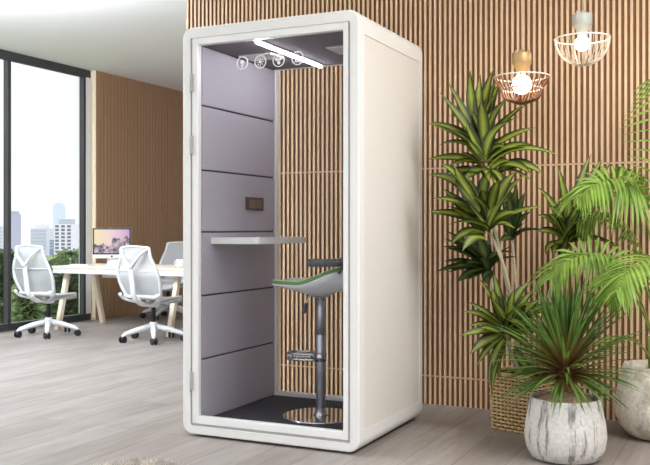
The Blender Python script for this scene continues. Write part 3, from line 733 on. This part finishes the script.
# --- dracaena in wicker basket
TB = 5.17; bc = onZ(527, 428.0, 0)
pa = thing('potted_dracaena', 'tall dark green dracaena in square wicker basket beside the booth', 'potted plant', (bc.x, bc.y, 0))
bm = bmesh.new(); RZ = YAW + PI / 4; hs = .166; BHt = .335
def basket_outline(h, n=88):
    out = []
    for i in range(n):
        a = 2 * PI * i / n; c_, s_ = math.cos(a), math.sin(a)
        r_ = h / ((abs(c_) ** 7 + abs(s_) ** 7) ** (1 / 7)); b_ = a + RZ; out.append((r_ * math.cos(b_), r_ * math.sin(b_)))
    return out
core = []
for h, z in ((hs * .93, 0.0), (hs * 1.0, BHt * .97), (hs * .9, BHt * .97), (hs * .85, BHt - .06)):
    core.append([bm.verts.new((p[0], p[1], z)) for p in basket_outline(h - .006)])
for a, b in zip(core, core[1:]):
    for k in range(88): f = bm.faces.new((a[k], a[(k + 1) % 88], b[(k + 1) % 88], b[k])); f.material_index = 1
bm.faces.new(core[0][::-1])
rows_ = 16
for j in range(rows_):
    z = .008 + j * (BHt - .016) / (rows_ - 1); h = hs * (.94 + .06 * z / BHt); pts = []
    ol = basket_outline(h)
    for i, p in enumerate(ol):
        d = Vector((p[0], p[1], 0)); w_ = 1 + .034 * (1 if ((i // 2) + j) % 2 else -1)
        pts.append(Vector((p[0] * w_, p[1] * w_, z)))
    tube(bm, pts, .0078 if j < rows_ - 1 else .012, 6, closed=True)
for i in range(0, 88, 2):
    p0 = basket_outline(hs * .94)[i]; p1 = basket_outline(hs)[i]; tube(bm, [(p0[0], p0[1], .003), (p1[0], p1[1], BHt)], .0045, 5)
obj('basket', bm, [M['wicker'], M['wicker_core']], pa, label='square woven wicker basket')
bm = bmesh.new(); 
ol = basket_outline(hs * .86, 40); c0 = bm.verts.new((0, 0, BHt - .035)); vs = [bm.verts.new((p[0], p[1], BHt - .05)) for p in ol]
for k in range(40): bm.faces.new((c0, vs[k], vs[(k + 1) % 40]))
obj('soil', bm, M['soil'], pa)
HINT0 = (-F * .55 + UP * .75)
def cane(parent, px0, top, name='stem', r0=.011, r1=.008, mid=None):
    pts = [px0] + (mid or []) + [top]
    pts = catmull(pts, 6) if len(pts) > 2 else [px0 + (top - px0) * (i / 8) + Vector((.008 * math.sin(i * 1.1), 0, 0)) for i in range(9)]
    bm = bmesh.new(); n = len(pts); tube(bm, pts, [r0 + (r1 - r0) * i / (n - 1) for i in range(n)], 10)
    bmesh.ops.translate(bm, verts=bm.verts, vec=-Vector(parent.location)); return obj(name, bm, M['cane'], parent, recalc=False, label='pale bare cane')
def crown(parent, stem, tb, base, leaves, w, m, sag=.12, extra=0, elen=(.22, .34), eup=(.1, 1.3), wj=.15):
    """leaves: (bx,by,tx,ty,dt[,cx,cy]) in picture pixels, dt = depth of the tip relative to the crown"""
    bm = bmesh.new(); B = P(base[0], base[1], tb)
    for L_ in leaves:
        bx_, by_, tx, ty, dt = L_[:5]
        p0 = P(bx_, by_, tb + dt * .15); p2 = P(tx, ty, tb + dt)
        if len(L_) > 5: p1 = P(L_[5], L_[6], tb + dt * .6)
        else:
            ln = (p2 - p0).length; p1 = (p0 + p2) / 2 + UP * ln * sag
        hint = (HINT0 + Vector((rnd.uniform(-.45, .45), rnd.uniform(-.3, .3), rnd.uniform(-.2, .3)))).normalized()
        p2 = p0 + (p2 - p0) * 1.07
        leaf(bm, p0, p1, p2, w * .8 * rnd.uniform(1 - wj, 1 + wj), hint, 10, .3, 'lance')
        if rnd.random() < .6:
            k_ = rnd.uniform(.75, 1.0); ln = (p2 - p0).length; q_ = Vector((rnd.uniform(-.3, .3), rnd.uniform(-.3, .1), rnd.uniform(-.32, .22))) * ln
            e_ = p0 + (p2 - p0) * k_ + q_; m_ = p0 + (p1 - p0) * k_ + q_ * .3
            if e_.y > WY - .03: e_.y = WY - .03
            leaf(bm, p0 + Vector((0, 0, rnd.uniform(-.04, .03))), m_, e_, w * .72 * rnd.uniform(.8, 1.1), (hint + Vector((rnd.uniform(-.4, .4), 0, 0))).normalized(), 10, .3, 'lance', twist=rnd.uniform(-.5, .5))
    for _ in range(extra):
        a = rnd.uniform(0, 2 * PI); el = rnd.uniform(*eup); ln = rnd.uniform(*elen)
        d = Vector((math.cos(a) * math.cos(el), math.sin(a) * math.cos(el), math.sin(el)))
        p0 = B + Vector((0, 0, rnd.uniform(-.04, .10))); p2 = p0 + d * ln - UP * ln * .12; p1 = p0 + d * ln * .5 + UP * ln * .12
        hint = (UP + d * -.8 + Vector((rnd.uniform(-.3, .3), rnd.uniform(-.3, .3), 0))).normalized()
        if p2.y > WY - .03: p2.y = WY - .03 - rnd.uniform(0, .05); p1.y = min(p1.y, WY - .05)
        leaf(bm, p0, p1, p2, w * .85 * rnd.uniform(.8, 1.1), hint, 9, .3, 'lance')
    bmesh.ops.translate(bm, verts=bm.verts, vec=-Vector(parent.location))
    return obj('foliage', bm, m, stem, recalc=False)
def z1(x, y): return 430 + x / 4.227, 70 + y / 4.227
def z2(x, y): return 430 + x / 4.227, 170 + y / 4.227
def z3(x, y): return 450 + x / 4.227, 270 + y / 4.227
def z4(x, y): return 540 + x / 4.227, 180 + y / 4.227
def LV(zf, rows_):
    out = []
    for r_ in rows_:
        a = zf(r_[0], r_[1]); b = zf(r_[2], r_[3]); q = [a[0], a[1], b[0], b[1], r_[4]]
        if len(r_) > 5: c_ = zf(r_[5], r_[6]); q += [c_[0], c_[1]]
        out.append(tuple(q))
    return out
soilz = BHt - .04
s1 = cane(pa, Vector((bc.x - .02, bc.y, soilz)), P(485, 165, 5.12), mid=[P(506, 280, 5.12), P(492, 215, 5.12)])
crown(pa, s1, 5.08, (485, 160), LV(z1, [
    (222, 335, 50, 106, .02, 150, 225), (222, 345, 14, 228, .05, 130, 245), (225, 365, 48, 322, .06, 130, 275), (215, 395, 2, 380, .1, 110, 355),
    (205, 300, 172, 18, .12, 168, 150), (218, 300, 214, 35, .1, 195, 160), (215, 290, 268, 8, .15, 215, 130), (222, 280, 292, 70, .12, 228, 160),
    (228, 300, 328, 125, -.02, 250, 190), (232, 310, 394, 150, .0, 290, 230), (240, 385, 152, 212, -.14, 170, 300), (235, 385, 345, 225, -.1, 235, 245),
    (240, 350, 434, 250, -.05, 330, 270), (245, 385, 468, 352, -.1, 345, 275), (290, 430, 466, 442, -.1, 380, 360), (235, 395, 420, 345, -.04, 320, 300),
    (235, 380, 330, 300, .06, 280, 290), (220, 400, 160, 330, .02, 170, 340), (222, 410, 90, 410, .05, 150, 365), (245, 430, 330, 390, -.05, 290, 375),
    (225, 300, 130, 160, .1, 190, 230), (250, 440, 420, 470, -.1, 350, 400), (240, 440, 60, 455, .06, 140, 400), (238, 420, 250, 470, -.14, 240, 430), (240, 420, 300, 480, -.1, 290, 420), (230, 430, 110, 500, .02, 150, 430)]),
    .084, M['drac'], extra=4, elen=(.28, .40))
s2 = cane(pa, Vector((bc.x - .05, bc.y + .03, soilz)), P(489, 230, 5.05), mid=[P(508, 282, 5.06)])
crown(pa, s2, 5.0, (489, 228), LV(z2, [
    (210, 175, 112, -6, -.05, 140, 70), (200, 140, 8, 28, .02, 100, 20), (215, 195, 28, 126, -.02, 110, 115), (248, 250, 172, 152, -.12, 190, 190),
    (222, 160, 252, 2, .04, 215, 80), (245, 215, 358, 16, -.1, 280, 90), (250, 245, 365, 180, -.06, 270, 185), (250, 255, 466, 160, -.06, 330, 170),
    (250, 262, 18, 190, .06, 150, 175), (235, 268, 98, 312, -.05, 150, 235), (210, 160, 165, 40, .03, 175, 100), (230, 240, 70, 90, .1, 130, 150),
    (255, 240, 300, 120, .1, 265, 180), (245, 225, 215, 90, .08, 210, 150)]),
    .092, M['drac'], extra=6)
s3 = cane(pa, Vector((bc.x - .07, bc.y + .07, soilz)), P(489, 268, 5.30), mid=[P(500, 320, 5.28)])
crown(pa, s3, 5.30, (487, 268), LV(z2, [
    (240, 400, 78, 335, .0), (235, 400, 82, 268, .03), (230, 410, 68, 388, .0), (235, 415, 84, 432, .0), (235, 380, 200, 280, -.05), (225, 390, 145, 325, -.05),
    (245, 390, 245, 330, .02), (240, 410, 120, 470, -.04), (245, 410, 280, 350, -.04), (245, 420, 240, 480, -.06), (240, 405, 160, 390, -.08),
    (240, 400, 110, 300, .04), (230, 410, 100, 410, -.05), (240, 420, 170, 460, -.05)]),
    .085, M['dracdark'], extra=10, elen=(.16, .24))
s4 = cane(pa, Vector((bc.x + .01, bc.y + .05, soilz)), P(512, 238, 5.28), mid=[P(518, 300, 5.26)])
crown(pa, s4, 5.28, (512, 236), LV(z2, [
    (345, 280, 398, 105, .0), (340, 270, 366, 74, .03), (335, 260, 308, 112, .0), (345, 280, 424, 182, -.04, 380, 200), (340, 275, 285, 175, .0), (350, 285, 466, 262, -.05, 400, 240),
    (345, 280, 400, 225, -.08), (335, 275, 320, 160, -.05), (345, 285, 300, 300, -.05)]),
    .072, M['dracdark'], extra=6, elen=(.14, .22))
s5 = cane(pa, Vector((bc.x - .03, bc.y - .05, soilz)), P(505, 330, 5.0), r0=.012)
crown(pa, s5, 4.98, (505, 330), LV(z3, [
    (225, 235, 82, 142, -.05, 140, 165), (225, 260, 56, 276, -.04, 130, 250), (225, 270, 92, 352, -.05, 140, 290), (235, 280, 168, 466, -.1, 175, 360),
    (222, 215, 188, 28, .0), (215, 200, 122, 38, -.02, 165, 100), (240, 210, 335, 55, .05, 260, 110), (250, 220, 345, 95, -.03, 290, 150), (255, 235, 372, 130, .0, 320, 160),
    (240, 250, 360, 215, -.08, 300, 210), (250, 265, 380, 270, -.06, 320, 240), (250, 280, 350, 350, -.1, 310, 290), (270, 330, 355, 462, -.12, 310, 400),
    (220, 250, 70, 180, .04, 140, 180), (235, 270, 120, 400, -.06, 160, 320), (230, 265, 100, 330, .02, 150, 280), (230, 255, 300, 300, -.1), (240, 230, 180, 130, -.1),
    (240, 300, 210, 450, .02, 200, 380), (245, 230, 270, 90, -.04), (250, 240, 440, 180, .06, 350, 150)]),
    .072, M['drac'], extra=10, elen=(.16, .26), eup=(-.2, 1.2))
s6 = cane(pa, Vector((bc.x + .06, bc.y + .06, soilz)), P(567, 240, 5.20), mid=[P(545, 310, 5.2)])
crown(pa, s6, 5.18, (567, 240), LV(z4, [
    (110, 235, -4, 42, -.04, 70, 100), (108, 250, -6, 156, -.05, 60, 150), (105, 255, -12, 222, -.02, 50, 200), (110, 270, 28, 312, -.06, 40, 250),
    (115, 230, 150, 118, -.06, 140, 170), (118, 235, 178, 190, -.1, 160, 200), (112, 220, 75, -50, .05, 110, 80), (115, 220, 125, 60, .0, 120, 130),
    (125, 215, 210, -90, .08, 150, 40), (130, 215, 255, -70, .1, 180, 50), (135, 215, 290, -60, .12, 210, 70), (120, 250, 215, 215, -.06), (118, 260, 90, 330, -.05),
    (118, 245, 200, 260, .02), (112, 240, 40, 110, .05), (125, 255, 330, 300, .06, 250, 220)]),
    .08, M['drac'], extra=6, elen=(.16, .26))

# --- yucca in whitewashed pot
pc = onZ(565.3, 458.0, 0)
pb = thing('potted_yucca', 'spiky green yucca in round whitewashed concrete pot in front of basket', 'potted plant', (pc.x, pc.y, 0))
k = 4.54 / FPX; H1 = .312
bm = bmesh.new()
lathe(bm, [(.0, 0), (26 * k, 0), (34 * k, .012), (38.6 * k, .06), (40.2 * k, .12), (39.2 * k, .18), (36.8 * k, .24), (34.6 * k, H1 - .01), (34.2 * k, H1), (31.8 * k, H1), (31.2 * k, H1 - .03), (31.5 * k, H1 - .06), (0, H1 - .06)], 64)
obj('pot', bm, M['pot1'], pb, label='round whitewashed concrete pot with grey streaks')
bm = bmesh.new()
prof = [(31.6 * k, H1 - .05), (30 * k, H1 - .025), (20 * k, H1 + .005), (9 * k, H1 + .035), (0, H1 + .04)]
lathe(bm, prof, 40)
for v in bm.verts: v.co += Vector((rnd.uniform(-1, 1), rnd.uniform(-1, 1), rnd.uniform(-1, 1))) * .004
obj('mulch', bm, M['fibre'], pb)
bm = bmesh.new(); tube(bm, [(0, 0, H1 + .0), (.003, 0, H1 + .06), (0, 0, H1 + .12), (0, 0, H1 + .16)], [.048, .04, .036, .02], 14); 
for i in range(60):
    a = rnd.uniform(0, 2 * PI); z = rnd.uniform(H1 + .02, H1 + .12); d = Vector((math.cos(a), math.sin(a), -.35 + rnd.uniform(-.3, .5)))
    p = Vector((math.cos(a) * .034, math.sin(a) * .034, z)); tube(bm, [p, p + d * rnd.uniform(.02, .05)], [.004, .001], 4)
tk = obj('trunk', bm, mat('yucca_trunk', (142, 104, 68), .95, vary=.3, scale=80), pb, recalc=False)
bm = bmesh.new()
for i in range(235):
    s = i / 235; a = i * 2.39996 + rnd.uniform(-.3, .3)
    el = math.radians(88 - 104 * s ** .85 + rnd.uniform(-8, 8)); ln = rnd.uniform(.38, .52) * (1 if s < .5 else 1 - .45 * (s - .5) * 2 * .9)
    d = Vector((math.cos(a) * math.cos(el), math.sin(a) * math.cos(el), math.sin(el)))
    p0 = Vector((math.cos(a) * .02, math.sin(a) * .02, H1 + .19 - .10 * s)); droop = .04 + .17 * s * math.cos(el)
    p1 = p0 + d * ln * .55 + UP * .02; p2 = p0 + d * ln - UP * ln * droop
    w = .036 if s < .16 else rnd.uniform(.019, .027)
    leaf(bm, p0, p1, p2, w, (UP * .9 - Vector((d.x, d.y, 0)) * 1.0 + Vector((rnd.uniform(-.4, .4), rnd.uniform(-.4, .4), 0))).normalized(), 8, .35, 'blade')
obj('foliage', bm, M['yucca'], tk, recalc=False)

# --- palm in stone pot at the right edge
pp = onZ(662, 437, 0)
pm = thing('potted_palm', 'bright green feathery palm in tall weathered stone pot at right edge', 'potted plant', (pp.x, pp.y, 0))
k = (CAM.z * FPX / (437 - HZ)) / FPX; H2 = .405
bm = bmesh.new(); lathe(bm, [(.0, 0), (24 * k, 0), (33 * k, .014), (41.5 * k, .07), (45.2 * k, .13), (45.4 * k, .17), (43.6 * k, .25), (40.2 * k, .34), (37.2 * k, H2 - .008), (36.8 * k, H2), (33.6 * k, H2), (33 * k, H2 - .05), (0, H2 - .05)], 64)
obj('pot', bm, M['pot2'], pm, label='weathered cream stone pot')
bm = bmesh.new(); lathe(bm, [(33.2 * k, H2 - .055), (20 * k, H2 - .035), (0, H2 - .03)], 30); obj('soil', bm, M['soil'], pm)
tp = (CAM.z * FPX / (437 - HZ))
def frond(pts, n, ln, m=M['palm'], spread=1.0, droop=.5, w=.023, start=.3, lup=.15, side=None):
    pts = [Vector(p) for p in pts]; cur = catmull(pts, 10); N_ = len(cur)
    bm = bmesh.new(); tube(bm, cur, [.007 - .0055 * i / (N_ - 1) for i in range(N_)], 7)
    bmesh.ops.translate(bm, verts=bm.verts, vec=-Vector(pm.location)); fo = obj('frond', bm, M['rachis'], pm, recalc=False)
    bm = bmesh.new()
    for i in range(n):
        s = start + (1 - start) * i / (n - 1); f_ = s * (N_ - 1); j = min(N_ - 2, int(f_)); p = cur[j].lerp(cur[j + 1], f_ - j); T = (cur[min(N_ - 1, j + 1)] - cur[max(0, j - 1)]).normalized()
        Sd = T.cross(UP); Sd = Sd.normalized() if Sd.length > .05 else Vector((1, 0, 0)); Up2 = Sd.cross(T).normalized()
        l_ = ln * (math.sin(PI * (.14 + .8 * (i / (n - 1)))) ** .6) * rnd.uniform(.9, 1.08)
        for sd in ((-1, 1) if side is None else side):
            d = (Sd * sd * spread + T * (.55 + .5 * i / n) + Up2 * lup).normalized()
            p1 = p + d * l_ * .5 + UP * .012; p2 = p + d * l_ - UP * l_ * droop * rnd.uniform(.6, 1.25)
            if p2.y > WY - .02: p2.y = WY - .02
            if p1.y > WY - .02: p1.y = WY - .02
            leaf(bm, p, p1, p2, w * rnd.uniform(.85, 1.15), (Up2 + Vector((rnd.uniform(-.3, .3), rnd.uniform(-.3, .3), 0))).normalized(), 7, .3, 'other')
    bmesh.ops.translate(bm, verts=bm.verts, vec=-Vector(pm.location)); obj('leaflets', bm, m, fo, recalc=False)
C0 = P(660, 372, tp)
frond([C0, P(657, 290, tp), P(645, 215, tp - .02), P(622, 182, tp - .10), P(596, 184, tp - .20), P(578, 197, tp - .26)], 24, .27, droop=.62, start=.42)
def fan(rach, pairs, t0, w=.02, arch=.12):
    """frond whose leaflets run (fx, tip) : fx = place along the stalk 0..1, tip = (px, py, dt)"""
    cur = catmull([Vector(p) for p in rach], 10); N_ = len(cur); bm = bmesh.new()
    tube(bm, cur, [.007 - .005 * i / (N_ - 1) for i in range(N_)], 7); bmesh.ops.translate(bm, verts=bm.verts, vec=-Vector(pm.location)); fo = obj('frond', bm, M['rachis'], pm, recalc=False)
    bm = bmesh.new()
    for fx, tx, ty, dt in pairs:
        f_ = fx * (N_ - 1); q = min(N_ - 2, int(f_)); p = cur[q].lerp(cur[q + 1], f_ - q); e = P(tx, ty, t0 + dt)
        if e.y > WY - .02: e.y = WY - .02
        L_ = (e - p).length; leaf(bm, p, (p + e) / 2 + UP * L_ * arch, e, w * rnd.uniform(.85, 1.15), (UP * .7 - F * .6 + Vector((rnd.uniform(-.3, .3), rnd.uniform(-.2, .2), 0))).normalized(), 8, .3, 'other')
    bmesh.ops.translate(bm, verts=bm.verts, vec=-Vector(pm.location)); obj('leaflets', bm, M['palm'], fo, recalc=False)
def z5(x, y): return 540 + x / 4.227, 90 + y / 4.227
ps = []
for i_ in range(13):
    s_ = i_ / 12; ps.append((.42 + .5 * s_, 620 + 4 * math.sin(s_ * 9) + 22 * max(0, s_ - .45) ** 1.1, 168 - 76 * s_, -.02 + .06 * math.sin(i_)))
    ps.append((.42 + .5 * s_, 702 - 20 * s_, 172 - 84 * s_, .05))
fan([C0, P(672, 260, tp + .06), P(676, 170, tp + .1), P(664, 96, tp + .1), P(650, 72, tp + .08)], ps, tp + .05, .019, .04)
ps = []
for fx, x_, y_, dt in ((.99, 150, 25, -.05), (.98, 120, 55, -.05), (.96, 118, 85, -.08), (.95, 130, 118, -.1), (.93, 136, 152, -.1), (.92, 160, 170, -.12), (.90, 182, 190, -.12), (.87, 215, 180, -.1),
                       (.86, 245, 160, -.1), (.83, 262, 190, -.12), (.80, 300, 238, -.12), (.78, 322, 190, -.1), (.75, 345, 200, -.12), (.72, 362, 232, -.1), (.70, 395, 245, -.1), (.67, 420, 225, -.08), (.64, 442, 240, -.1), (.61, 470, 215, -.1),
                       (.98, 180, -30, .05), (.94, 215, -50, .1), (.90, 250, -62, .12), (.85, 300, -60, .14), (.8, 350, -50, .15), (.74, 400, -42, .15), (.7, 440, -30, .15), (.97, 140, 5, .0),
                       (.88, 205, 120, -.06), (.84, 285, 130, -.08), (.76, 330, 120, -.06), (.72, 410, 140, -.06), (.91, 170, 100, -.04)):
    a_, b_ = z4(x_, y_); ps.append((fx, a_, b_, dt))
fan([C0, P(662, 290, tp), P(656, 225, tp - .04), P(640, 192, tp - .1), P(620, 182, tp - .16), P(600, 184, tp - .2)], ps, tp - .16, .022, .22)
ps = []
for fx, x_, y_, dt in ((1, 60, 300, -.02), (.98, 40, 345, -.04), (.97, 75, 370, -.05), (.95, 100, 400, -.05), (.93, 130, 430, -.06), (.9, 160, 440, -.06), (.87, 195, 470, -.06), (.84, 230, 480, -.07), (.81, 268, 480, -.07), (.78, 300, 470, -.06),
                       (.75, 340, 460, -.06), (.72, 370, 450, -.06), (.69, 395, 430, -.06), (.97, 120, 262, .04), (.93, 160, 240, .06), (.88, 205, 230, .08), (.83, 250, 240, .1), (.78, 300, 255, .1), (.73, 345, 280, .1), (.68, 390, 300, .1), (.9, 110, 330, 0), (.86, 150, 360, 0), (.8, 240, 390, -.02), (.75, 300, 400, -.02)):
    a_, b_ = z4(x_, y_); ps.append((fx, a_, b_, dt))
fan([C0, P(648, 320, tp - .1), P(628, 275, tp - .2), P(605, 255, tp - .26), P(575, 254, tp - .3)], ps, tp - .28, .022, .16)
frond([C0, P(646, 320, tp - .1), P(622, 275, tp - .2), P(595, 255, tp - .28), P(566, 262, tp - .36), P(552, 278, tp - .4)], 24, .24, droop=.55, start=.36)
frond([C0 + Vector((.03, .02, 0)), P(655, 310, tp - .1), P(640, 272, tp - .25), P(620, 275, tp - .4), P(608, 300, tp - .45)], 20, .22, droop=.5, start=.35)
frond([C0 + Vector((.02, -.02, 0)), P(664, 320, tp - .15), P(668, 280, tp - .35), P(655, 258, tp - .5), P(630, 268, tp - .62), P(618, 290, tp - .66)], 22, .24, droop=.5, start=.4)
frond([C0, P(640, 345, tp - .05), P(620, 338, tp - .15), P(602, 345, tp - .22)], 12, .13, droop=.3, start=.4, w=.013)
frond([C0 + Vector((.0, .03, 0)), P(650, 300, tp + .1), P(632, 240, tp + .12), P(605, 215, tp + .1), P(580, 222, tp + .05)], 22, .24, droop=.7, start=.4)
frond([C0 + Vector((.05, 0, 0)), P(690, 280, tp), P(720, 220, tp), P(760, 210, tp), P(790, 240, tp)], 20, .24, droop=.5, start=.4)
frond([C0 + Vector((.03, .0, 0)), P(662, 300, tp + .12), P(655, 225, tp + .15), P(640, 185, tp + .16), P(624, 170, tp + .15)], 20, .22, droop=.5, start=.4)
bm = bmesh.new()
for i in range(7):
    a = i * 2.4; p = C0 + Vector((.05 * math.cos(a), .05 * math.sin(a), -.02)); tube(bm, [p - UP * .0, p + Vector((.01 * math.cos(a), .01 * math.sin(a), .22))], [.012, .007], 7)
bmesh.ops.translate(bm, verts=bm.verts, vec=-Vector(pm.location)); obj('stem', bm, M['rachis'], pm, recalc=False)

# ------------------------------------------------------------------ shaggy cushion at the lower edge
fc = onZ(136, 496, 0); fc.z = 0
fu = thing('fur_cushion', 'shaggy grey brown fur floor cushion at the bottom edge', 'cushion', (fc.x, fc.y, 0), YAW)
bm = bmesh.new(); sphere(bm, (0, 0, 0), 1, 28)
for v in bm.verts:
    r_ = math.hypot(v.co.x, v.co.y); v.co = Vector((v.co.x * .27, v.co.y * .2, .055 + v.co.z * .055 + .008 * math.sin(v.co.x * 6)))
obj('cushion_body', bm, M['fur'], fu)
bm = bmesh.new()
for i in range(4200):
    a = rnd.uniform(0, 2 * PI); u = math.acos(rnd.uniform(-.15, 1)); n_ = Vector((math.sin(u) * math.cos(a), math.sin(u) * math.sin(a), math.cos(u)))
    p = Vector((n_.x * .268, n_.y * .198, .055 + n_.z * .053)); ln = rnd.uniform(.025, .05)
    sw = Vector((math.sin(a * 3 + 1), math.cos(a * 5), 0)) * .6 + Vector((rnd.uniform(-.6, .6), rnd.uniform(-.6, .6), 0))
    p1 = p + n_ * ln * .6; p2 = p1 + (n_ * .3 + sw).normalized() * ln * .7
    if p2.z < .004: p2.z = .004
    leaf(bm, p, p1, p2, .003, Vector((rnd.uniform(-1, 1), rnd.uniform(-1, 1), .5)), 3, 0, 'blade')
f_ = obj('fur', bm, M['fur'], fu, recalc=False); f_['kind'] = 'stuff'

# ------------------------------------------------------------------ outside
GZ = -1.3
struct(bx('exterior_lawn', (-60, XL - .12, -30, 60, GZ - .2, GZ), M['lawn']), 'pale lawn outside the window', 'lawn')
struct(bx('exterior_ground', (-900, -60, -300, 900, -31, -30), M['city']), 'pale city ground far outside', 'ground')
def tree(px, py_top, t, wpx, label, m, n=900, conical=False, group='trees outside the window'):
    top = P(px, py_top, t); base = Vector((top.x, top.y, GZ)); H = top.z - GZ; Rw = wpx / 2 * t / FPX
    tr = thing('garden_tree', label, 'tree', base, group=group)
    bm = bmesh.new(); tube(bm, [(0, 0, 0), (.02, 0, H * .3), (0, .01, H * .7)], [.07, .05, .02], 8); obj('trunk', bm, M['bark'], tr)
    bm = bmesh.new()
    for i in range(n):
        u = rnd.random(); a = rnd.uniform(0, 2 * PI); z = H * (.1 + .9 * u)
        if conical: rr = Rw * (1.02 - u) * rnd.uniform(.5, 1)
        else: rr = Rw * math.sin(PI * min(1, (.12 + .86 * u))) ** .5 * rnd.uniform(.45, 1) * (1 + .2 * math.sin(a * 3 + u * 9))
        p = Vector((rr * math.cos(a), rr * math.sin(a), z)); l_ = rnd.uniform(.14, .26)
        d = Vector((math.cos(a) + rnd.uniform(-.7, .7), math.sin(a) + rnd.uniform(-.7, .7), rnd.uniform(-.5, .7))).normalized()
        leaf(bm, p, p + d * l_ * .5 + UP * .02, p + d * l_, l_ * .55, Vector((rnd.uniform(-1, 1), rnd.uniform(-1, 1), .7)), 3, .2, 'lance')
    obj('foliage', bm, m, tr, recalc=False)
tree(26, 284, 13.5, 34, 'conical light green bush behind the window chair', M['tree2'], 900, True)
tree(8, 254, 17, 34, 'dark green tree beside the window mullion', M['tree'], 1300)
tree(46, 262, 21, 40, 'broad dark green tree behind the nearest office chair', M['tree'], 1500)
tree(72, 252, 25, 40, 'pale leafy tree behind the white desk edge', M['tree2'], 1200)
tree(22, 256, 24, 40, 'pale round tree standing behind the conical bush', M['tree2'], 1200)
tree(68, 268, 15, 24, 'small dark green bush under the desk outside', M['tree'], 800)
tree(-12, 250, 20, 40, 'dark green tree left of the window mullion', M['tree'], 1000)
def tower(px0, px1, ytop, t, label, m, cols=0, rows_=0, wm=None, roof=None, mast=None, name='tower_block', depth=12):
    a = P(px0, ytop, t); b = P(px1, ytop, t); w = (b - a).length; z1_ = a.z; c = (a + b) / 2
    tb = thing(name, label, 'building', (c.x, c.y, -30), YAW)
    H = z1_ + 30; bm = bmesh.new(); box(bm, -w / 2, w / 2, 0, depth, 0, H); obj('wall', bm, m, tb)
    if roof: bm = bmesh.new(); box(bm, -w * roof[0] / 2, w * roof[0] / 2, 1, depth - 1, H, H + roof[1] * t / FPX); obj('roof', bm, m if len(roof) < 3 else roof[2], tb)
    if mast: bm = bmesh.new(); tube(bm, [(-w * .1, depth / 2, H), (-w * .1, depth / 2, H + mast * t / FPX)], [.25, .08], 6); obj('mast', bm, M['conc2'], tb)
    if cols:
        ph = H * 0 + rows_[1] * t / FPX
        for i in range(cols):
            for j in range(rows_[0]):
                x0 = -w / 2 + w * (i + .2) / cols; x1 = x0 + w / cols * .6; zt = H - ph * (j + .35)
                bm = bmesh.new(); box(bm, x0, x1, -.12, .02, zt - ph * .62, zt); obj('window', bm, wm, tb)
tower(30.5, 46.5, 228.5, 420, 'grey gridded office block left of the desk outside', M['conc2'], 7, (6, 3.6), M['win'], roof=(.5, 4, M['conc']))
tower(54, 72, 224, 380, 'haze paled block with three columns of dark windows outside', M['conc'], 3, (8, 3.6), M['windark'], roof=(.55, 5, M['win']))
tower(53, 59.5, 205, 520, 'slim haze paled blue glass tower with a thin mast', M['tower'], roof=(.6, 2), mast=12)
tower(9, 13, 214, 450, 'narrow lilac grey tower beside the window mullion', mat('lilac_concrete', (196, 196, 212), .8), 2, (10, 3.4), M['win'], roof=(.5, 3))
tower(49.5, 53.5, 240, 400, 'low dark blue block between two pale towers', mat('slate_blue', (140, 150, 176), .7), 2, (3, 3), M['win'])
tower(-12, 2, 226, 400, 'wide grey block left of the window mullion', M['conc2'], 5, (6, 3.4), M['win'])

# ------------------------------------------------------------------ light
w = bpy.data.worlds.new('sky'); S.world = w; w.use_nodes = True
bg = w.node_tree.nodes['Background']; bg.inputs[0].default_value = (.97, .985, 1, 1); bg.inputs[1].default_value = .72
def area(name, loc, rot, sx, sy, e, c=(1, 1, 1)):
    l = bpy.data.lights.new(name, 'AREA'); l.shape = 'RECTANGLE'; l.size = sx; l.size_y = sy; l.energy = e; l.color = c
    o = bpy.data.objects.new(name, l); COL.objects.link(o); o.location = loc; o.rotation_euler = rot; return o
sun = bpy.data.lights.new('daylight', 'SUN'); sun.energy = 1.2; sun.angle = math.radians(50); sun.color = (.88, .94, 1)
so2 = bpy.data.objects.new('daylight', sun); COL.objects.link(so2); so2.rotation_euler = Vector((1, .10, -.60)).to_track_quat('-Z', 'Y').to_euler()
area('ceiling_fill', (-4.2, -.4, 2.55), (PI, 0, 0), 1.6, .5, 190, (.80, .91, 1))  # added fill without a fixture, brightens the ceiling
area('office_fill', (-3.6, 1.25, CZ - .12), (math.radians(52), 0, math.radians(10)), 2.6, .5, 80, (.90, .95, 1))  # unseen fill added for the chairs and desk, no fitting modelled
area('booth_side_fill', (3.7, -1.3, CZ - .05), (0, math.radians(30), 0), 1.6, 2.4, 55, (.96, .98, 1))  # area light added out of view to lift the booth side
area('plant_floor_fill', (2.1, -.7, CZ - .05), (0, 0, 0), 1.2, 1.2, 55, (1, .98, .95))  # added light with no real lamp behind it, lifts floor and plants
S.view_settings.view_transform = 'Standard'; S.view_settings.look = 'None'; S.view_settings.gamma = 1; S.view_settings.exposure = 0.70
S.view_settings.use_curve_mapping = False
S.cycles.max_bounces = 10; S.cycles.diffuse_bounces = 5; S.cycles.transparent_max_bounces = 16
S.cycles.use_denoising = True
